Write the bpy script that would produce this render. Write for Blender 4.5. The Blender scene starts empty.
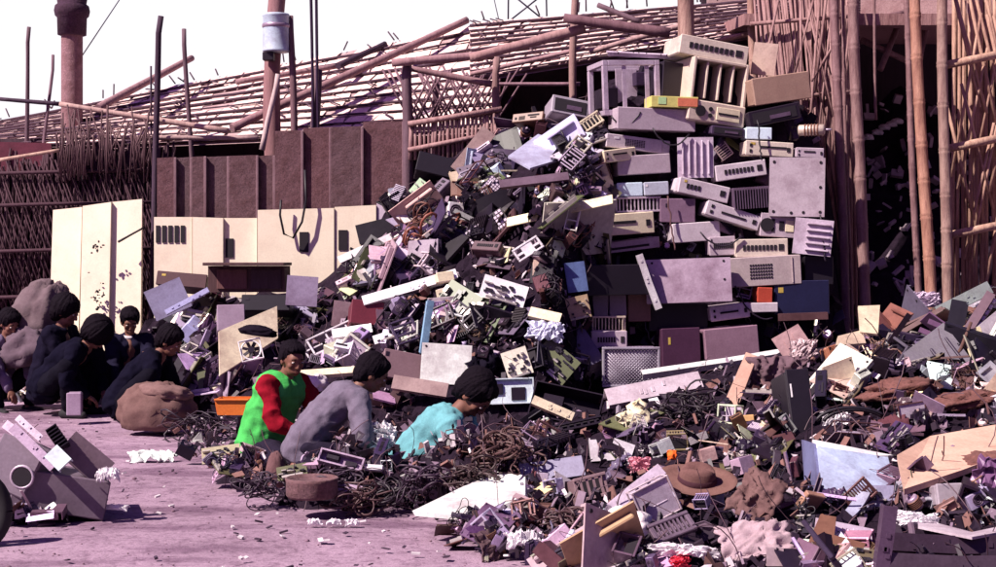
import bpy, bmesh, math, random
from mathutils import Vector, Matrix, Euler, noise
random.seed(7)
R = math.radians
rnd = random.random
def U(a, b): return a + (b - a) * random.random()
C = bpy.context.scene.collection
scene = bpy.context.scene

# ------------------------------------------------------------------ camera
F, HOR, CAMZ = 1500.0, 258.0, 1.45          # focal length and horizon of a 996 x 567 picture, eye height in metres
cam = bpy.data.cameras.new('camera'); camo = bpy.data.objects.new('camera', cam); C.objects.link(camo)
camo.location = (0, 0, CAMZ); camo.rotation_euler = (R(90), 0, 0)
cam.sensor_width = 36; cam.lens = 36 * F / 996; cam.shift_y = -(283.5 - HOR) / 996; cam.clip_end = 1000; cam.clip_start = .05
scene.camera = camo
def P(x, y, D): return Vector(((x - 498) / F * D, D, CAMZ - (y - HOR) / F * D))
def G(x, y): return P(x, y, F * CAMZ / (y - HOR))     # where that point lies on the level ground
def px_of(p): return 498 + p[0] / p[1] * F, HOR + (CAMZ - p[2]) / p[1] * F

# ------------------------------------------------------------------ materials: the colour comes from each object's own colour
def mk(name, rough=.55, metal=0., dirt=.35, scale=5., stretch=(1, 1, 1), bump=.15, dcol=(.34, .22, .27), spec=.4, fixed=None, fine=60., grain=.12):
    m = bpy.data.materials.new(name); m.use_nodes = True
    nt = m.node_tree; n = nt.nodes; L = nt.links
    b = n['Principled BSDF']
    tc = n.new('ShaderNodeTexCoord'); mp = n.new('ShaderNodeMapping'); mp.inputs['Scale'].default_value = stretch
    L.new(tc.outputs['Object'], mp.inputs['Vector'])
    oi = n.new('ShaderNodeObjectInfo')
    add = n.new('ShaderNodeVectorMath'); add.operation = 'ADD'
    sc_ = n.new('ShaderNodeVectorMath'); sc_.operation = 'SCALE'; sc_.inputs[0].default_value = (37, 17, 29)
    L.new(oi.outputs['Random'], sc_.inputs['Scale']); L.new(mp.outputs[0], add.inputs[0]); L.new(sc_.outputs[0], add.inputs[1])
    n1 = n.new('ShaderNodeTexNoise'); n1.inputs['Scale'].default_value = scale; n1.inputs['Detail'].default_value = 8; n1.inputs['Roughness'].default_value = .7
    n2 = n.new('ShaderNodeTexNoise'); n2.inputs['Scale'].default_value = fine; n2.inputs['Detail'].default_value = 3
    L.new(add.outputs[0], n1.inputs['Vector']); L.new(add.outputs[0], n2.inputs['Vector'])
    rp = n.new('ShaderNodeValToRGB'); rp.color_ramp.elements[0].position = .42; rp.color_ramp.elements[1].position = .72
    rp.color_ramp.elements[0].color = (0, 0, 0, 1); rp.color_ramp.elements[1].color = (dirt, dirt, dirt, 1)
    L.new(n1.outputs['Fac'], rp.inputs[0])
    mx = n.new('ShaderNodeMix'); mx.data_type = 'RGBA'; mx.blend_type = 'MULTIPLY'; mx.inputs[7].default_value = (*dcol, 1)
    if fixed: mx.inputs[6].default_value = (*fixed, 1)
    else: L.new(oi.outputs['Color'], mx.inputs[6])
    L.new(rp.outputs[0], mx.inputs[0])
    mr = n.new('ShaderNodeMapRange'); mr.inputs[1].default_value = .25; mr.inputs[2].default_value = .75; mr.inputs[3].default_value = 1 - grain; mr.inputs[4].default_value = 1 + grain
    L.new(n2.outputs['Fac'], mr.inputs[0])
    mu = n.new('ShaderNodeMix'); mu.data_type = 'RGBA'; mu.blend_type = 'MULTIPLY'; mu.inputs[0].default_value = 1
    L.new(mx.outputs[2], mu.inputs[6]); L.new(mr.outputs[0], mu.inputs[7])
    L.new(mu.outputs[2], b.inputs['Base Color'])
    b.inputs['Roughness'].default_value = rough; b.inputs['Metallic'].default_value = metal; b.inputs['Specular IOR Level'].default_value = spec
    if bump:
        bp = n.new('ShaderNodeBump'); bp.inputs['Strength'].default_value = bump; bp.inputs['Distance'].default_value = .02
        L.new(n1.outputs['Fac'], bp.inputs['Height']); L.new(bp.outputs[0], b.inputs['Normal'])
    return m
M_paint = mk('painted_metal', .5, 0, .75, 3.5, bump=.25)
M_plastic = mk('old_plastic', .45, 0, .3, 6, bump=.05)
M_metal = mk('raw_metal', .42, .35, .5, 7)
M_dark = mk('dark_marks_and_recess_shade', .8, 0, .2, 6, fixed=(.012, .007, .014))  # near black for smears and buttons; stands in for shade in slots, holes
M_chip = mk('black_chip', .4, 0, .1, 8, fixed=(.02, .015, .025), bump=0)
M_tin = mk('solder_tin', .35, .5, .3, 20, fixed=(.5, .45, .42), bump=0)
M_cloth = mk('cloth', .95, 0, .4, 9, bump=.4, spec=.04, fine=150)
M_skin = mk('skin', .6, 0, .15, 12, bump=.03, dcol=(.7, .45, .45))
M_hair = mk('hair', .75, 0, .2, 30, bump=.8, dcol=(.5, .4, .6), spec=.05)
M_wood = mk('weathered_wood', .85, 0, .6, 3, (6, 6, .7), .5, (.38, .24, .28), grain=.25)
M_bamboo = mk('bamboo', .7, 0, .85, 4, (6, 6, 1.0), .6, (.36, .2, .24), grain=.28)
M_mat = mk('roof_matting', .9, 0, .6, 6, bump=.5, dcol=(.45, .28, .3), grain=.2)
M_rust = mk('rusty_earth', .95, 0, .7, 8, bump=.9, dcol=(.45, .28, .24), grain=.3)
M_card = mk('cardboard', .9, 0, .5, 4, bump=.2, dcol=(.55, .4, .4))
M_cream = mk('cream_paint', .55, 0, .3, 2.5, bump=.08, dcol=(.55, .4, .36), grain=.06)
M_bag = mk('plastic_film', .35, 0, .25, 10, bump=.2, dcol=(.6, .5, .56))
M_cable = mk('cable_skin', .5, 0, .3, 10, bump=0)
M_heap = mk('heap_core', .95, 0, .8, 9, bump=1., fixed=(.018, .010, .02), dcol=(.2, .15, .22), grain=.3, spec=.1)  # near-black colour stands in for deep shade between the pieces
M_rubber = mk('rubber', .8, 0, .2, 8, fixed=(.01, .008, .012))

# ------------------------------------------------------------------ mesh builder
class MB:
    def __init__(s): s.v = []; s.f = []; s.m = []; s.sm = []
    def add(s, vs, fs, mi=0, sm=False, M=None):
        o = len(s.v)
        s.v += [tuple(M @ Vector(v)) for v in vs] if M is not None else [tuple(v) for v in vs]
        s.f += [tuple(i + o for i in f) for f in fs]; s.m += [mi] * len(fs); s.sm += [sm] * len(fs)
        return s
    def box(s, x, y, z, w, d, h, mi=0, M=None, rot=None):
        a, b, c = w / 2, d / 2, h / 2
        T = Matrix.Translation((x, y, z)) @ (rot if rot is not None else Matrix())
        if M is not None: T = M @ T
        vs = [(i, j, k) for i in (-a, a) for j in (-b, b) for k in (-c, c)]
        return s.add(vs, [(0, 1, 3, 2), (4, 6, 7, 5), (0, 4, 5, 1), (2, 3, 7, 6), (0, 2, 6, 4), (1, 5, 7, 3)], mi, False, T)
    def cbox(s, x, y, z, w, d, h, b=.006, mi=0, M=None, rot=None):
        b = min(b, w * .3, d * .3, h * .3)
        hh = (w / 2, d / 2, h / 2); vs = []; idx = {}
        for sx in (-1, 1):
            for sy in (-1, 1):
                for sz in (-1, 1):
                    sg = (sx, sy, sz)
                    for ax in range(3):
                        idx[(sg, ax)] = len(vs)
                        vs.append(tuple(sg[i] * (hh[i] - (0 if i == ax else b)) for i in range(3)))
        fs = []
        for ax in range(3):
            o1, o2 = [i for i in range(3) if i != ax]
            for sgn in (-1, 1):
                q = []
                for a1, a2 in ((-1, -1), (1, -1), (1, 1), (-1, 1)):
                    t = [0, 0, 0]; t[ax] = sgn; t[o1] = a1; t[o2] = a2; q.append(idx[(tuple(t), ax)])
                fs.append(tuple(q))
            for a1 in (-1, 1):
                for a2 in (-1, 1):
                    t0 = [0, 0, 0]; t0[o1] = a1; t0[o2] = a2; t1 = t0[:]; t0[ax] = -1; t1[ax] = 1
                    t0, t1 = tuple(t0), tuple(t1)
                    fs.append((idx[(t0, o1)], idx[(t1, o1)], idx[(t1, o2)], idx[(t0, o2)]))
        for sx in (-1, 1):
            for sy in (-1, 1):
                for sz in (-1, 1): fs.append(tuple(idx[((sx, sy, sz), a)] for a in range(3)))
        T = Matrix.Translation((x, y, z)) @ (rot if rot is not None else Matrix())
        if M is not None: T = M @ T
        return s.add(vs, fs, mi, False, T)
    def tube(s, pts, r, n=8, mi=0, M=None, cap=True):
        pts = [Vector(p) for p in pts]; k = len(pts)
        rs = r if isinstance(r, (list, tuple)) else [r] * k
        vs = []; up = None
        for i, p in enumerate(pts):
            t = (pts[min(i + 1, k - 1)] - pts[max(i - 1, 0)])
            t = t.normalized() if t.length > 1e-9 else Vector((0, 0, 1))
            if up is None: up = Vector((1, 0, 0)) if abs(t.x) < .8 else Vector((0, 0, 1))
            a = (up - t * up.dot(t)); a = a.normalized() if a.length > 1e-6 else t.orthogonal().normalized()
            up = a; b = t.cross(a)
            for j in range(n):
                an = 2 * math.pi * j / n
                vs.append(p + (a * math.cos(an) + b * math.sin(an)) * rs[i])
        fs = [(i * n + j, i * n + (j + 1) % n, (i + 1) * n + (j + 1) % n, (i + 1) * n + j) for i in range(k - 1) for j in range(n)]
        s.add(vs, fs, mi, True, M)
        if cap:
            o = len(s.v) - len(vs)
            s.f += [tuple(range(o, o + n)), tuple(range(o + (k - 1) * n, o + k * n))]; s.m += [mi] * 2; s.sm += [False] * 2
        return s
    def ball(s, c, rad, n=12, mi=0, M=None, rot=None):
        rx, ry, rz = rad if isinstance(rad, (tuple, list)) else (rad,) * 3
        vs = [(0, 0, -rz)]; m = max(4, n // 2 + 1)
        for i in range(1, m):
            ph = math.pi * i / m - math.pi / 2
            for j in range(n):
                a = 2 * math.pi * j / n
                vs.append((rx * math.cos(ph) * math.cos(a), ry * math.cos(ph) * math.sin(a), rz * math.sin(ph)))
        vs.append((0, 0, rz)); top = len(vs) - 1
        fs = [(0, 1 + (j + 1) % n, 1 + j) for j in range(n)] + [(top, 1 + (m - 2) * n + j, 1 + (m - 2) * n + (j + 1) % n) for j in range(n)]
        fs += [(1 + i * n + j, 1 + i * n + (j + 1) % n, 1 + (i + 1) * n + (j + 1) % n, 1 + (i + 1) * n + j) for i in range(m - 2) for j in range(n)]
        T = Matrix.Translation(c) @ (rot if rot is not None else Matrix())
        if M is not None: T = M @ T
        return s.add(vs, fs, mi, True, T)
    def caps(s, a, b, ra, rb, n=12):            # tapered capsule
        s.tube([a, b], [ra, rb], n); s.ball(a, ra, n); s.ball(b, rb, n)
        return s
    def lathe(s, prof, n=24, mi=0, M=None):
        k = len(prof)
        vs = [(r * math.cos(2 * math.pi * j / n), r * math.sin(2 * math.pi * j / n), z) for r, z in prof for j in range(n)]
        fs = [(i * n + j, i * n + (j + 1) % n, (i + 1) * n + (j + 1) % n, (i + 1) * n + j) for i in range(k - 1) for j in range(n)]
        return s.add(vs, fs, mi, True, M)
    def prism(s, poly, t, mi=0, M=None):        # outline in the local x, z plane, thickness along y
        n = len(poly)
        vs = [(x, -t / 2, z) for x, z in poly] + [(x, t / 2, z) for x, z in poly]
        fs = [tuple(range(n)), tuple(range(2 * n - 1, n - 1, -1))] + [(i, (i + 1) % n, n + (i + 1) % n, n + i) for i in range(n)]
        return s.add(vs, fs, mi, False, M)
    def mesh(s, mats, name='mesh', normals=True):
        me = bpy.data.meshes.new(name); me.from_pydata(s.v, [], s.f)
        for m in (mats if isinstance(mats, (list, tuple)) else [mats]): me.materials.append(m)
        me.polygons.foreach_set('material_index', s.m); me.polygons.foreach_set('use_smooth', s.sm)
        if normals:
            bm = bmesh.new(); bm.from_mesh(me); bmesh.ops.recalc_face_normals(bm, faces=bm.faces); bm.to_mesh(me); bm.free()
        me.update(); return me

def link(name, me, col=None, parent=None, M=None):
    o = bpy.data.objects.new(name, me); C.objects.link(o)
    if col: o.color = (*col, 1)
    if M is not None: o.matrix_world = M
    if parent: o.parent = parent
    return o
def tag(o, label=None, cat=None, group=None, kind=None):
    if label: o['label'] = label
    if cat: o['category'] = cat
    if group: o['group'] = group
    if kind: o['kind'] = kind
    return o
def remesh(mb, mat, voxel, smooth=3, wrinkle=0, wscale=8, seed=0):
    me = mb.mesh(mat)
    o = bpy.data.objects.new('tmp', me); C.objects.link(o)
    m = o.modifiers.new('r', 'REMESH'); m.mode = 'VOXEL'; m.voxel_size = voxel; m.use_smooth_shade = True
    if smooth: sm = o.modifiers.new('s', 'SMOOTH'); sm.iterations = smooth; sm.factor = .5
    dg = bpy.context.evaluated_depsgraph_get(); dg.update()
    out = bpy.data.meshes.new_from_object(o.evaluated_get(dg))
    bpy.data.objects.remove(o); bpy.data.meshes.remove(me)
    if wrinkle:
        out.update()
        nn = [v.normal.copy() for v in out.vertices]
        for v, nv in zip(out.vertices, nn):
            q = v.co * wscale + Vector((seed, seed * 2, 0))
            v.co += nv * wrinkle * (1 - 2 * abs(noise.noise(q)) + .5 * noise.noise(q * 2.7))
    if not out.materials: out.materials.append(mat)
    for p in out.polygons: p.use_smooth = True
    return out

# ------------------------------------------------------------------ colours (base colours, tinted violet for the overall cast, darks deepened for shade)
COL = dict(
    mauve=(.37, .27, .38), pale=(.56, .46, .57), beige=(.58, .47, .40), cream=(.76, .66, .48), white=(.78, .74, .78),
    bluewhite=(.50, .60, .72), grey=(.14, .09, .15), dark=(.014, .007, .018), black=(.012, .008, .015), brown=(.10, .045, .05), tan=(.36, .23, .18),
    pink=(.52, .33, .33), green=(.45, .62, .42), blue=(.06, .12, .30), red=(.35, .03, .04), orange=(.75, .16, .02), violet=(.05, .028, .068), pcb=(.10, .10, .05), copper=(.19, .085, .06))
CNAME = dict(mauve='mauve grey', pale='pale grey', beige='beige', cream='cream', white='white', bluewhite='pale blue', grey='grey', dark='dark grey', black='black',
             brown='brown', tan='tan', pink='pinkish', green='pale green', blue='blue', red='dark red', orange='orange', violet='dark violet', pcb='olive', copper='rusty')

# ------------------------------------------------------------------ heights of the scrap heaps
def lerp(tab, x):
    if x <= tab[0][0]: return tab[0][1]
    for (a, b), (c, d) in zip(tab, tab[1:]):
        if x <= c: return b + (d - b) * (x - a) / (c - a)
    return tab[-1][1]
DC = 15.6
CREST = [(P(x, y, DC).x, P(x, y, DC).z) for x, y in ((60, 385), (120, 350), (150, 308), (210, 290), (290, 286), (325, 272), (362, 236), (395, 200), (420, 174), (450, 154),
         (480, 135), (540, 115), (590, 100), (610, 78), (690, 62), (760, 72), (800, 100), (822, 140), (838, 250), (850, 330), (900, 380), (1050, 390))]
FOOT = [(P(x, 0, 14).x, d) for x, d in ((0, 15.2), (110, 15.0), (150, 14.5), (210, 13.6), (300, 12.8), (400, 12.2), (540, 12.4), (595, 13.6), (620, 14.1), (830, 14.1), (860, 14.6), (1000, 15.0))]
STEEP = [(P(x, 0, 14).x, k) for x, k in ((500, 0.), (600, 1.), (835, 1.), (870, 0.))]
TOE = sorted((G(x, y).x, G(x, y).y) for x, y in ((-250, 408), (60, 411), (118, 436), (150, 448), (185, 470), (280, 492), (395, 506), (430, 517), (480, 552), (560, 575), (760, 610)))
FRONT = [(P(x, y, 11.6).x, P(x, y, 11.6).z) for x, y in ((-200, 440), (300, 430), (400, 425), (470, 418), (540, 412), (600, 402), (680, 378), (760, 352), (830, 338), (900, 325), (1050, 315))]
MOUNDS = [(*G(340, 496).xy, .5, .30), (*G(465, 500).xy, .42, .34), (*G(235, 480).xy, .42, .16), (*G(45, 512).xy, .36, .20), (*G(640, 545).xy, .9, .12)]
def heap(X, Y):
    t = lerp(CREST, X); yf = lerp(FOOT, X); st = lerp(STEEP, X)
    u = (Y - yf) / (DC - yf)
    if u <= 0: m = 0
    elif u < 1: m = t * ((1 - st) * u ** .85 + st * min(1., u * 2.4 if u < .38 else .912 + (u - .38) * .142))
    else: m = max(0, t - (Y - DC) * 2.0)
    yt = lerp(TOE, X); d = Y - yt
    f = 0
    if d > 0:
        z = lerp(FRONT, X); k = min(1, d / max(.5, 11.6 - yt))
        f = .045 * (1 - math.exp(-d / .3)) + max(0, z - .045) * (k ** .9)
        if Y > 11.6: f *= max(0, 1 - (Y - 11.6) / 2.6 * .8)
    for x, y, r, h in MOUNDS:
        q = ((X - x) ** 2 + (Y - y) ** 2) / (r * r)
        if q < 4: f += h * math.exp(-q * 1.6)
    h = max(m, f)
    if h > .03: h += min(1, h * 4) * (.07 * noise.noise(Vector((X * 2.3, Y * 2.3, 3))) + .04 * noise.noise(Vector((X * 6, Y * 6, 8))))
    return h
def hit(x, y, far=19.):
    d = 6.5
    while d < far:
        p = P(x, y, d)
        if p.z <= heap(p.x, p.y): return d
        if p.z < -.05: return None
        d += .05
    return None

# ------------------------------------------------------------------ ground, sky, sun
def build_ground():
    xs = [-150, -60, -25, -12] + [-8 + i * .25 for i in range(65)] + [12, 25, 60, 150]
    ys = [-20, 0, 4] + [5 + i * .25 for i in range(64)] + [24, 30, 45, 80, 160, 320]
    vs = []
    for y in ys:
        for x in xs:
            z = .025 * noise.noise(Vector((x * .8, y * .8, 0))) + .012 * noise.noise(Vector((x * 3, y * 3, 4))) if -8.1 < x < 8.1 and 4.5 < y < 22 else 0
            vs.append((x, y, z - .02))
    n = len(xs)
    fs = [(j * n + i, j * n + i + 1, (j + 1) * n + i + 1, (j + 1) * n + i) for j in range(len(ys) - 1) for i in range(n - 1)]
    me = bpy.data.meshes.new('ground'); me.from_pydata(vs, [], fs)
    m = bpy.data.materials.new('packed_dirt'); m.use_nodes = True
    nt = m.node_tree; nn = nt.nodes; L = nt.links; b = nn['Principled BSDF']; b.inputs['Roughness'].default_value = .95; b.inputs['Specular IOR Level'].default_value = .15
    tc = nn.new('ShaderNodeTexCoord')
    def nz(s, det=8, ro=.65, st=(1, 1, 1)):
        mp = nn.new('ShaderNodeMapping'); mp.inputs['Scale'].default_value = st; L.new(tc.outputs['Object'], mp.inputs[0])
        t = nn.new('ShaderNodeTexNoise'); t.inputs['Scale'].default_value = s; t.inputs['Detail'].default_value = det; t.inputs['Roughness'].default_value = ro
        L.new(mp.outputs[0], t.inputs['Vector']); return t
    a = nz(.9, 10, .7, (1, .6, 1)); c = nz(14, 6, .75); g = nz(70, 2)
    r1 = nn.new('ShaderNodeValToRGB'); e = r1.color_ramp.elements
    e[0].position = .33; e[0].color = (.235, .152, .21, 1); e[1].position = .66; e[1].color = (.39, .265, .355, 1)
    L.new(a.outputs['Fac'], r1.inputs[0])
    r2 = nn.new('ShaderNodeValToRGB'); e = r2.color_ramp.elements
    e[0].position = .30; e[0].color = (.45, .38, .44, 1); e[1].position = .50; e[1].color = (1, 1, 1, 1)
    L.new(c.outputs['Fac'], r2.inputs[0])
    r3 = nn.new('ShaderNodeMapRange'); r3.inputs[1].default_value = .3; r3.inputs[2].default_value = .7; r3.inputs[3].default_value = .82; r3.inputs[4].default_value = 1.15
    L.new(g.outputs['Fac'], r3.inputs[0])
    m1 = nn.new('ShaderNodeMix'); m1.data_type = 'RGBA'; m1.blend_type = 'MULTIPLY'; m1.inputs[0].default_value = 1
    m2 = nn.new('ShaderNodeMix'); m2.data_type = 'RGBA'; m2.blend_type = 'MULTIPLY'; m2.inputs[0].default_value = 1
    L.new(r1.outputs[0], m1.inputs[6]); L.new(r2.outputs[0], m1.inputs[7]); L.new(m1.outputs[2], m2.inputs[6]); L.new(r3.outputs[0], m2.inputs[7])
    st = nz(2.2, 7, .6, (.35, 1.3, 1)); r4 = nn.new('ShaderNodeValToRGB'); e = r4.color_ramp.elements     # trodden stains and tracks
    e[0].position = .36; e[0].color = (.5, .42, .5, 1); e[1].position = .5; e[1].color = (1, 1, 1, 1); L.new(st.outputs['Fac'], r4.inputs[0])
    m3 = nn.new('ShaderNodeMix'); m3.data_type = 'RGBA'; m3.blend_type = 'MULTIPLY'; m3.inputs[0].default_value = .8; L.new(m2.outputs[2], m3.inputs[6]); L.new(r4.outputs[0], m3.inputs[7]); m2 = m3
    L.new(m2.outputs[2], b.inputs['Base Color'])
    bp = nn.new('ShaderNodeBump'); bp.inputs['Strength'].default_value = .5; bp.inputs['Distance'].default_value = .03
    L.new(c.outputs['Fac'], bp.inputs['Height']); L.new(bp.outputs[0], b.inputs['Normal'])
    me.materials.append(m)
    for p in me.polygons: p.use_smooth = True
    tag(link('ground', me), 'packed mauve dirt road and yard', None, None, 'structure')
build_ground()

SUN = Vector((-.58, -.38, .72)).normalized()
elev = math.asin(SUN.z); az = math.atan2(SUN.x, SUN.y)
w = bpy.data.worlds.new('World'); scene.world = w; w.use_nodes = True
nt = w.node_tree; bg = nt.nodes['Background']
sky = nt.nodes.new('ShaderNodeTexSky'); sky.sky_type = 'NISHITA'; sky.sun_disc = False; sky.sun_elevation = elev; sky.sun_rotation = az
sky.dust_density = 4; sky.air_density = 1.2; sky.ozone_density = 2
tc = nt.nodes.new('ShaderNodeTexCoord'); sp = nt.nodes.new('ShaderNodeSeparateXYZ'); nt.links.new(tc.outputs['Generated'], sp.inputs[0])
mr = nt.nodes.new('ShaderNodeMapRange'); mr.interpolation_type = 'SMOOTHSTEP'
mr.inputs[1].default_value = .18; mr.inputs[2].default_value = .34; mr.inputs[3].default_value = 1; mr.inputs[4].default_value = 0
nt.links.new(sp.outputs['Z'], mr.inputs[0])
tint = nt.nodes.new('ShaderNodeMix'); tint.data_type = 'RGBA'; tint.blend_type = 'MULTIPLY'; tint.inputs[0].default_value = 1; tint.inputs[7].default_value = (.40, .21, .70, 1)
nt.links.new(sky.outputs[0], tint.inputs[6])
veil = nt.nodes.new('ShaderNodeMix'); veil.data_type = 'RGBA'; veil.inputs[7].default_value = (12.1, 11.5, 12.1, 1)    # bright haze low in the sky
mry = nt.nodes.new('ShaderNodeMapRange'); mry.interpolation_type = 'SMOOTHSTEP'; mry.inputs[1].default_value = -.1; mry.inputs[2].default_value = .75
nt.links.new(sp.outputs['Y'], mry.inputs[0])
mm = nt.nodes.new('ShaderNodeMath'); mm.operation = 'MULTIPLY'; nt.links.new(mr.outputs[0], mm.inputs[0]); nt.links.new(mry.outputs[0], mm.inputs[1])
nt.links.new(mm.outputs[0], veil.inputs[0]); nt.links.new(tint.outputs[2], veil.inputs[6]); nt.links.new(veil.outputs[2], bg.inputs['Color'])
bg.inputs['Strength'].default_value = .05
sl = bpy.data.lights.new('sun', 'SUN'); sl.energy = 5.0; sl.angle = R(.8); sl.color = (1, .89, .80)
so = bpy.data.objects.new('sun', sl); C.objects.link(so); so.rotation_euler = SUN.to_track_quat('Z', 'Y').to_euler(); so.location = SUN * 30
scene.view_settings.view_transform = 'Standard'; scene.view_settings.look = 'None'; scene.view_settings.gamma = 1; scene.view_settings.exposure = 0.8
scene.view_settings.use_curve_mapping = False
scene.render.engine = 'CYCLES'; scene.cycles.max_bounces = 4; scene.cycles.diffuse_bounces = 2; scene.cycles.use_denoising = True

# ------------------------------------------------------------------ the heaps' dark core (a mass nobody could count)
def build_core():
    xs = [-6.5 + i * .065 for i in range(int(13.2 / .065))]; ys = [6.6 + i * .065 for i in range(int(12.4 / .065))]
    n = len(xs); vs = []
    for y in ys:
        for x in xs:
            h = heap(x, y)
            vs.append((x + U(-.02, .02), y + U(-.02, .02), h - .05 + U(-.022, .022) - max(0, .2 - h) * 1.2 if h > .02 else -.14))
    fs = []
    for j in range(len(ys) - 1):
        for i in range(n - 1):
            q = (j * n + i, j * n + i + 1, (j + 1) * n + i + 1, (j + 1) * n + i)
            if max(vs[k][2] for k in q) > -.12: fs.append(q)
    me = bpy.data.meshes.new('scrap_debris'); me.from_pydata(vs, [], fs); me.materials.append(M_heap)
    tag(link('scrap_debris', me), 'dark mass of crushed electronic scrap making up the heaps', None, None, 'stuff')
build_core()

# ------------------------------------------------------------------ generators: each returns (main mesh, [(part name, mesh, colour or None)])
def g_case(w, h, d, style='slots', bez=None):
    m = MB(); m.cbox(0, 0, 0, w, d, h, .012)
    parts = []
    f = MB(); f.cbox(0, -d / 2 - .011, 0, w * 1.012, .022, h * 1.03, .008); parts.append(('front_panel', f.mesh(M_plastic), bez))
    y = -d / 2 - .022
    def slot(x, z, sw, sh, nm='drive_slot'):
        s = MB(); s.box(x * w, y - .002, z * h, sw * w, .008, sh * h); parts.append((nm, s.mesh(M_dark), None))  # raised dark box; its colour stands in for shade inside a slot
    if style == 'slots':
        a_ = U(.08, .24); slot(a_, U(.14, .22), U(.36, .5), .16); slot(a_, U(-.2, -.1), U(.2, .42), .12); slot(-.38, -.1, .06, .25, 'button')
        v = MB()
        for i in range(7): v.box((-.27 + i * .03) * w, y - .002, -.1 * h, .012 * w, .006, .45 * h)
        parts.append(('vent', v.mesh(M_dark), None))
    elif style == 'row':
        v = MB(); kk = random.randint(4, 9); x0 = U(-.40, -.28)
        for i in range(kk): v.box((x0 + i * .075) * w, y - .002, .02 * h, .05 * w, .008, .3 * h)
        parts.append(('vent', v.mesh(M_dark), None)); slot(.37, .03, .1, .36, 'button')
    elif style == 'patch':
        v = MB()
        for i in range(9):
            for j in range(5): v.box((-.2 + i * .036) * w, y - .002, (-.22 + j * .11) * h, .024 * w, .006, .06 * h)
        parts.append(('vent', v.mesh(M_dark), (.1, .06, .1))); s = MB(); s.cbox(.38 * w, y - .004, 0, .012 * w, .01, h * .9, .002); parts.append(('seam', s.mesh(M_paint), None))
    elif style == 'slim':
        slot(U(-.06, .1), U(-.05, .16), U(.35, .6), .14); slot(.4, 0, .07, .3, 'button'); slot(-.4, .2, .05, .2, 'button'); slot(-.4, -.2, .05, .2, 'button')
    elif style == 'round':
        s = MB(); s.tube([(-.32 * w, y - .012, 0), (-.32 * w, y + .004, 0)], h * .30, 16); parts.append(('socket', s.mesh(M_dark), None))
        slot(-.14, .18, .08, .2, 'button'); slot(-.14, -.2, .08, .2, 'button'); slot(.1, 0, .14, .4); s = MB(); s.cbox(.33 * w, y - .003, 0, .24 * w, .008, .5 * h, .003); parts.append(('name_plate', s.mesh(M_plastic), COL['cream']))
    elif style == 'dark':
        slot(0, 0, .86, .7)
        s = MB(); s.box(.1 * w, y - .007, -.1 * h, .4 * w, .01, .25 * h); parts.append(('drive', s.mesh(M_metal), COL['grey']))
    elif style == 'side':
        v = MB()
        for i in range(5): v.box(.12 * w, y - .002, (-.32 + i * .16) * h, .6 * w, .012, .07 * h)
        parts.append(('vent', v.mesh(M_paint), COL['mauve']))
    if rnd() < .45 and style not in ('round', 'dark'):
        s = MB(); s.box(U(-.42, -.3) * w, y - .001, U(.22, .34) * h, U(.05, .1) * w, .004, .16 * h); parts.append(('badge', s.mesh(M_plastic), random.choice((COL['dark'], COL['white'], (.5, .36, .08)))))
    if rnd() < .4:
        s = MB(); s.box(U(-.3, .3) * w, U(-.2, .2) * d, h / 2 + .001, U(.1, .3) * w, U(.1, .3) * d, .004); parts.append(('sticker', s.mesh(M_card), COL['cream']))
    return m.mesh(M_paint), parts
def g_open(w, h, d):                             # stripped chassis: bars, inner plate, cross pieces
    m = MB(); t = min(.05, h * .1, w * .1)
    for sx in (-1, 1):
        for sz in (-1, 1): m.cbox(sx * (w - t) / 2, 0, sz * (h - t) / 2, t, d, t, .004)
        for sy in (-1, 1): m.cbox(sx * (w - t) / 2, sy * (d - t) / 2, 0, t, t, h - 2 * t - .004, .004)
    for sz in (-1, 1):
        for sy in (-1, 1): m.cbox(0, sy * (d - t) / 2, sz * (h - t) / 2, w - 2 * t - .004, t, t, .004)
    m.box(-w * .12, -d / 2 + .02, 0, t * .8, .015, h - 2 * t - .006); m.box(w * .28, -d / 2 + .02, 0, t * .8, .015, h - 2 * t - .006)
    p = MB(); p.cbox(w * .08, d * .1, .0, w * .38, .012, h * .82, .004); p.box(0, 0, -h / 2 + t + .006, w - 2.2 * t, d - 2.2 * t, .008)
    k = MB(); k.cbox(-w * .3, d * .05, -h * .15, w * .25, d * .6, h * .35, .006)
    k2 = MB(); k2.cbox(w * .3, d * .12, h * .2, w * .22, d * .5, h * .25, .006)
    return m.mesh(M_metal), [('inner_plate', p.mesh(M_metal), COL['pale']), ('drive', k.mesh(M_metal), COL['dark']), ('drive', k2.mesh(M_metal), COL['violet'])]
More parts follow.
